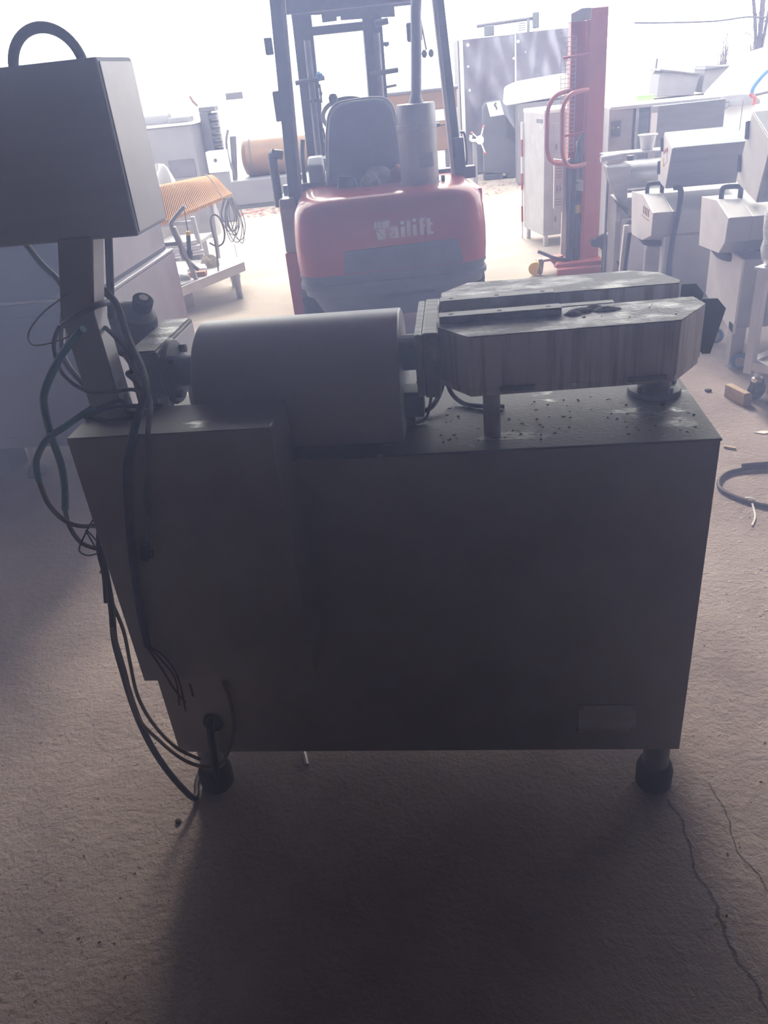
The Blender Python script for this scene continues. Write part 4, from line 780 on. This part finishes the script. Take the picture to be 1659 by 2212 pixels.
B().loft([[(x - .016, 4.71, z), (x + .016, 4.71, z), (x + .016, 4.74, z), (x - .016, 4.74, z)] for x, z in ((-2.05, .226), (-2.14, .62))]).out('lever_leg', lightgrey, lv, .003)
for k in range(3):
    tag(B().cyl((-2.55, 4.75 + k * .02, .375 + k * .04), (-2.02 - .02 * k, 4.95, .385 + k * .04), .017, n=14).out('steel_tube', steel_light, smooth=True), ('lowest pale steel tube in the stack behind the lever', 'middle pale steel tube in the stack behind the lever', 'top pale steel tube in the stack behind the lever')[k], 'tube', 'steel tubes behind the lever')

# ================================================================== the yard outside
dr = thing('steam_drum', 'long horizontal tan and steel drum on a pale skirt, left of the forklift mast', 'drum', (-2.2, 10.4, 0))
B().lathe([(.0, -.07), (.12, -.06), (.21, -.03), (.25, .02), (.25, 1.55), (.21, 1.6), (.0, 1.65)], (-2.93, 10.44, .60), (1, .12, 0), 32).out('drum_shell', copper, dr, smooth=True)
for x in (-2.85, -1.7): B().torus((x, 10.44 + (x + 2.93) * .12, .60), .252, .012, (1, .12, 0)).out('drum_band', outsteel, dr, smooth=True)
B().prism([(-3.15, 9.96), (-1.15, 10.22), (-1.15, 10.72), (-3.15, 10.6)], 'z', .05, .36).out('skirt', outlight, dr, .01)
B().prism([(-3.1, 9.99), (-1.15, 10.25), (-1.15, 10.7), (-3.1, 10.55)], 'z', 0, .06).out('skirt_base', outsteel, dr)
ds = B().prism([(-3.12, .36), (-3.06, .36), (-2.98, .9), (-3.06, .9)], 'y', 10.2, 10.26).out('end_stand', outsteel, dr, .01)
B().tube([(-3.06, 10.18, .98), (-3.10, 10.15, .85), (-3.11, 10.15, .65), (-3.06, 10.13, .42), (-3.02, 10.1, .20)], .016, 8).out('bent_pipe', outsteel, dr, smooth=True)
wm = thing('white_machine_box', 'pale box machine with rounded lid at the yard far left', 'machine', (-3.8, 10.2, 0))
B().box(-4.35, -3.45, 9.85, 10.6, .30, 1.10).out('machine_body', outlight, wm, .02); B().box(-4.38, -3.42, 9.83, 10.62, 1.10, 1.13).out('machine_rim', white_p, wm, .01)
B().lathe([(.09, 0), (.09, .5)], (-4.3, 10.1, 1.16), (1, .03, 0), 20).out('lid_roll', outlight, wm, smooth=True); B().box(-3.78, -3.50, 9.95, 10.2, 1.13, 1.20).out('lid_box', outlight, wm, .02)
B().box(-3.86, -3.50, 9.84, 9.855, .48, .70).out('lower_panel', outsteel, wm, .01)
for x in (-4.3, -3.5): B().box(x - .04, x + .04, 9.9, 10.0, 0, .3).out('machine_leg', outsteel, wm)
lvd = thing('louvred_column', 'narrow pale column with a ladder of louvres in the yard', 'column', (-3.3, 10.3, 0))
B().box(-3.42, -3.30, 10.2, 10.4, 0, 1.22).out('column_body', outsteel, lvd, .01); B().box(-3.42, -3.20, 10.2, 10.4, 1.22, 1.28).out('column_cap', outsteel, lvd, .01)
for k in range(6): B().obox((-3.245, 10.25, 1.16 - k * .085), (.11, .1, .03), (.4, 0, 0)).out('louvre', outsteel, lvd, .004)
B().box(-3.30, -3.19, 10.3, 10.32, .0, 1.2).out('louvre_back', white_p, lvd)
tag(B().tube([(-3.42, 10.2, 1.30), (-3.47, 10.2, 1.36), (-3.50, 10.2, 1.42)], .018, 6).out('bent_spout', copper, smooth=True), 'small bent spout on top of the louvred column', 'spout')
ct = thing('control_stand', 'white control box with a dial on a low pale plinth', 'control box', (-2.95, 9.0, 0))
B().box(-3.06, -2.82, 8.95, 9.1, .58, .82).out('control_case', white_p, ct, .008); B().box(-3.04, -2.84, 8.96, 9.1, 0, .58).out('plinth', outlight, ct, .01); B().cyl((-2.95, 8.95, .72), (-2.95, 8.935, .72), .02, n=12).out('dial', iron, ct, smooth=True)
fp = thing('sign_panel', 'grey rectangular panel high on a slim pole in the yard', 'panel', (-3.45, 12.4, 0))
B().box(-3.60, -3.33, 12.4, 12.44, 1.30, 1.395).out('panel_sheet', outsteel, fp, .004); B().cyl((-3.46, 12.43, 0), (-3.46, 12.43, 1.33), .012, n=8).out('panel_pole', white_p, fp, smooth=True)
tr = thing('long_trough', 'long tan sided trough machine behind the exhaust canister', 'machine', (-.6, 11, 0))
B().box(-1.05, .02, 10.86, 11.2, .95, 1.19).out('trough_wall', copper, tr, .01); B().box(-1.07, .04, 10.84, 11.24, 1.17, 1.21).out('trough_rim', outsteel, tr, .01); B().box(-1.03, .0, 10.88, 11.18, .80, .95).out('white_band', white_p, tr, .01); B().box(-1.03, 0, 10.88, 11.18, .42, .80).out('trough_belly', copper, tr, .02)
for x in (-.95, -.5, -.15): B().box(x - .03, x + .03, 10.9, 10.98, 0, .42).out('trough_leg', outsteel, tr)
tk = thing('dented_steel_tank', 'tall dented shiny steel wall tank with a seam down the middle', 'tank', (.85, 11.8, 0))
def dent(x0, x1, z0, z1, y):
    b = B(); nx, nz = 26, 30
    b.v = [(x0 + (x1 - x0) * i / nx, y + .1 * (x0 + (x1 - x0) * i / nx) + .012 * math.sin(i * .55 + j * .21) * math.sin(j * .42 + 1.2 * math.sin(i * .3)), z0 + (z1 - z0) * j / nz) for j in range(nz + 1) for i in range(nx + 1)]
    b.f = [(j * (nx + 1) + i, j * (nx + 1) + i + 1, (j + 1) * (nx + 1) + i + 1, (j + 1) * (nx + 1) + i) for j in range(nz) for i in range(nx)]
    return b
dent(.12, .855, .02, 1.74, 11.46).out('tank_panel', ductm, tk, smooth=True); dent(.87, 1.62, .02, 1.76, 11.46).out('tank_panel', ductm, tk, smooth=True)
B().prism([(.06, 11.50), (1.68, 11.66), (1.60, 12.5), (.0, 12.4)], 'z', 0, 1.75).out('tank_body', outsteel, tk)
B().box(.08, .13, 11.44, 11.5, 0, 1.75).out('tank_corner', white_p, tk, .01); B().box(.853, .872, 11.53, 11.55, 0, 1.74).out('tank_seam', white_p, tk)
for x, z in ((.20, 1.68), (.20, 1.42), (.20, 1.12), (.84, 1.46), (1.0, 1.52), (1.5, 1.7), (.9, 1.66)):
    B().lathe([(.024, 0), (.02, .012), (.0, .018)], (x, 11.47 + .1 * x, z), (0, -1, 0), 12).out('tank_rivet', white_p if z < 1.69 else outsteel, tk, smooth=True)
dk = thing('roof_duct', 'horizontal grey duct with motor and fan on the tank top', 'duct', (.8, 11.8, 1.75))
B().cyl((.34, 11.75, 1.90), (1.15, 11.83, 1.925), .022, n=12).out('duct_pipe', outsteel, dk, smooth=True); B().box(.44, .58, 11.7, 11.8, 1.765, 1.89).out('fan_motor', darkgrey, dk, .008); B().box(1.12, 1.21, 11.75, 11.85, 1.80, 1.99).out('fan_housing', darkgrey, dk, .008)
for k in range(4): B().box(.92, 1.02, 11.75, 11.8, 1.79 + k * .027, 1.80 + k * .027).out('duct_fin', outsteel, dk)
B().cyl((1.06, 11.78, 1.75), (1.06, 11.78, 1.92), .02, n=10).out('duct_post', outlight, dk, smooth=True)
sb = thing('slant_top_box', 'grey machine housing with slanted white top and black hook', 'housing', (.6, 10.9, 0))
B().prism([(.36, .10), (.80, .05), (.80, .62), (.66, .80), (.58, .985), (.40, .97), (.36, .9)], 'y', 10.72, 11.1).out('housing_body', outsteel, sb, .01)
B().prism([(.46, .80), (.65, .81), (.595, .985), (.415, .972)], 'y', 10.712, 10.722).out('slanted_top', white_p, sb); B().prism([(.67, .80), (.79, .60), (.80, .44), (.68, .52)], 'y', 10.712, 10.722).out('dark_side', iron, sb)
B().tube([(.545, 10.70, .965), (.52, 10.70, .94), (.545, 10.70, .91), (.545, 10.70, .88)], .009, 6).out('hook', iron, sb, smooth=True); B().box(.35, .62, 10.72, 11.1, 0, .07).out('housing_foot', iron, sb, .01); B().box(.68, .80, 10.72, 11.1, 0, .06).out('housing_foot', iron, sb, .01)
vl = thing('lever_valve', 'white valve with four lever rods ending in red knobs', 'valve', (.22, 9.9, 0))
B().cyl((.22, 9.9, 0), (.22, 9.9, .6), .03, n=12).out('valve_post', outlight, vl, smooth=True); B().lathe([(.0, -.04), (.05, -.03), (.05, .03), (.0, .04)], (.29, 9.86, .595), (0, 1, 0), 16).out('valve_hub', white_p, vl, smooth=True); B().tube([(.18, 9.87, .66), (.18, 9.87, .60), (.29, 9.87, .595)], .018, 8).out('valve_arm', white_p, vl, smooth=True)
for x, z in ((.34, .75), (.35, .44), (.19, .69)):
    rd = B().cyl((.29, 9.84, .595), (x, 9.84, z), .008, n=8).out('lever_rod', white_p, vl, smooth=True); B().lathe([(.0, -.02), (.02, 0), (.0, .02)], (x, 9.84, z), n=12).out('red_knob', red_st, rd, smooth=True)
hd = thing('hooded_cabinet', 'white hooded cabinet standing between tank and electric cabinet', 'cabinet', (1.0, 10.1, 0))
B().prism([(.62, .95), (1.4, 1.0), (1.42, 1.24), (.80, 1.20), (.64, 1.15)], 'y', 9.95, 10.5).out('hood', white_p, hd, .03); B().box(.78, 1.4, 9.98, 10.45, 0, .96).out('cabinet_body', outlight, hd, .01)
for k in range(3): B().box(1.40 + k * .16, 1.42 + k * .16 + .10, 10.0, 10.2, .95, 1.38).out('vent_panel', outlight, hd, .004)
# yard right
for k, (P, lab) in enumerate((([(5.77, .07), (6.80, .03), (6.94, .54), (6.3, .66), (5.95, .75), (5.80, .62)], 'left pale slanted container in the yard beyond the cabinets'), ([(7.02, .07), (7.87, -.0), (7.90, .66), (7.06, .75)], 'right pale slanted container in the yard beyond the cabinets'))):
    t = thing('yard_container', lab, 'container', (P[0][0] + .5, 25, 0), group='yard containers')
    B().prism(P, 'y', 24.7, 25.8).out('container_shell', outlight, t, .02); 
    zt = P[-1][1]; B().prism([(P[0][0], P[-2][1] - .02), (P[1][0] + .08, P[2][1] - .01), (P[1][0] + .10, P[2][1] + .03), (P[0][0] + .02, P[-2][1] + .03)], 'y', 24.6, 25.9).out('container_rim', outsteel, t, .01)
for k in range(4):
    tag(B().obox((6.0 + k * .5, 22.4 + .5 * k, .03), (1.0, .34, .03), (.1, 0, .15)).out('board', outlight), ('lowest pale board on the ground before the containers', 'second pale board before the containers', 'third pale board before the containers', 'board nearest the tarp before the containers')[k], 'board', 'boards before the containers')
gc = thing('green_crate', 'faded lime green plastic crate in the far yard', 'crate', (5.05, 23, 0))
B().box(4.85, 5.27, 22.8, 23.1, .0, .245).out('crate_walls', green, gc, .01); B().box(4.83, 5.29, 22.78, 23.12, .225, .25).out('crate_rim', green, gc, .01)
tp = thing('white_tarp_pile', 'white tarpaulin pulled over a sloping pile', 'tarp', (4.1, 11.8, 0))
B().loft([[(3.3 + .35 * (y - 11.4), y, .0), (3.45 + .35 * (y - 11.4), y, .78 + s), (3.88 + .35 * (y - 11.4), y, 1.2 + s), (4.3 + .35 * (y - 11.4), y, 1.28 + s), (5.4, y, 1.3 + s), (5.4, y, .0)] for y, s in ((11.4, 0), (11.7, .02), (12.2, -.01), (12.8, 0))]).out('tarp_sheet', tarpm, tp, .03)
heapb = heap(3.85, 11.33, .60, .33, .06, .12, 31); heapb.out('tarp_folds', outlight, tp, smooth=True)
ac = thing('hooped_cart_frame', 'blue hooped cart frame with red ribbon at the yard edge', 'cart', (3.3, 8.3, 0))
B().tube([(3.075, 8.23, .90), (3.08, 8.23, .97), (3.13, 8.235, 1.045), (3.21, 8.245, 1.12), (3.35, 8.26, 1.18)], .02, 8).out('blue_hoop', blue, ac, smooth=True); B().cyl((3.10, 8.24, .905), (3.45, 8.28, .95), .013, n=10).out('cart_bar', outsteel, ac, smooth=True)
B().tube([(3.06, 8.22, .93), (3.075, 8.22, .90), (3.105, 8.22, .89), (3.11, 8.22, .85), (3.09, 8.22, .82)], .018, 8).out('red_ribbon', red_st, ac, smooth=True); B().cyl((3.40, 8.28, 0), (3.40, 8.28, 1.15), .014, n=10).out('cart_post', outsteel, ac, smooth=True); B().cyl((3.04, 8.4, 0), (3.05, 8.4, .86), .004, n=6).out('cart_stay', outsteel, ac)
wf = thing('bent_wire_frame', 'small bent dark wire frame beside the open cabinet door', 'frame', (2.3, 6.5, 0))
B().tube([(2.16, 6.5, .0), (2.19, 6.5, .80), (2.24, 6.5, .87), (2.30, 6.5, .93), (2.34, 6.5, .96), (2.33, 6.5, .985), (2.18, 6.5, .965)], .006, 6, 1).out('wire_outline', outsteel, wf, smooth=True)
up = thing('utility_pole', 'slim leaning utility pole in the far yard', 'pole', (6.8, 30, 0)); B().cyl((6.79, 29.9, -.05), (6.85, 29.9, .95), .035, .028, 10).out('pole_shaft', barkm, up, smooth=True)
tag(B().tube([(5.6, 27.7, 2.02), (6.32, 27.8, 1.955), (8.06, 28.05, 1.84), (9.1, 28.2, 1.86), (9.8, 28.3, 1.80), (11.5, 28.5, 1.86)], .024, 6).out('overhead_wire', barkm, smooth=True), 'thin overhead wire sagging across the yard sky', 'wire')
def branchy(name, label, base, trunk, n, spread, h, r, seed, group=None):
    rnd = random.Random(seed); t = thing(name, label, 'tree', base, group=group)
    for k, (dx_, dz_, rr) in enumerate(trunk):
        B().tube([base, (base[0] + dx_ * .4, base[1], base[2] + dz_ * .5), (base[0] + dx_, base[1] + .1, base[2] + dz_)], rr, 7).out('trunk', barkm, t, smooth=True)
    b = B()
    for k in range(n):
        dx_, dz_, rr = rnd.choice(trunk); f = rnd.uniform(.25, .9); p = Vector((base[0] + dx_ * f, base[1] + rnd.uniform(-.2, .2), base[2] + dz_ * f)); L_ = h * rnd.uniform(.12, .35); a = rnd.uniform(-1, 1) * spread
        q_ = p + Vector((math.sin(a) * L_, rnd.uniform(-.1, .1), math.cos(a) * L_)); b.tube([p, (p + q_) / 2 + Vector((rnd.uniform(-.05, .05), 0, .03)), q_], r, 4, 2)
        for _ in range(3):
            f2 = rnd.uniform(.3, .9); p2 = p.lerp(q_, f2); a2 = a + rnd.uniform(-.8, .8); b.cyl(p2, p2 + Vector((math.sin(a2), 0, math.cos(a2))) * L_ * .4, r * .6, r * .3, 4)
    b.out('branches', barkm, t, kind='stuff')
branchy('bare_tree', 'tall bare tree with two trunks behind the tarp', (10.3, 30.3, 0), [(-.15, 3.6, .08), (-.62, 3.4, .055), (.32, 3.5, .05)], 40, 1.0, 2.0, .012, 2)
for k, (x, y, hh, lab) in enumerate(((8.30, 27.6, .95, 'leafless bush left of the tarp top'), (8.78, 28.9, 1.5, 'taller leafless bush left of the tarp top'), (9.25, 27.6, 1.2, 'leafless bush nearest the bare tree'))):
    branchy('bare_bush', lab, (x, y, 0), [(-.08, hh * .9, .008), (0, hh, .01), (.08, hh * .85, .008), (.04, hh * 1.05, .008)], 30, .5, hh * .8, .006, 40 + k, 'bare bushes in the yard')
def scatter(name, area, n, m, smin, smax, label): return litter(name, n, area, m, smin, smax, label)
scatter('red_scraps', (-3.2, -1.2, 9.2, 9.95), 420, rscrap, .01, .04, 'red scraps littering the yard in front of the drum skirt')
scatter('red_gravel', (-.1, 1.3, 9.3, 11.0), 400, rscrap, .008, .03, 'reddish scraps on the yard ground before the slanted housing')
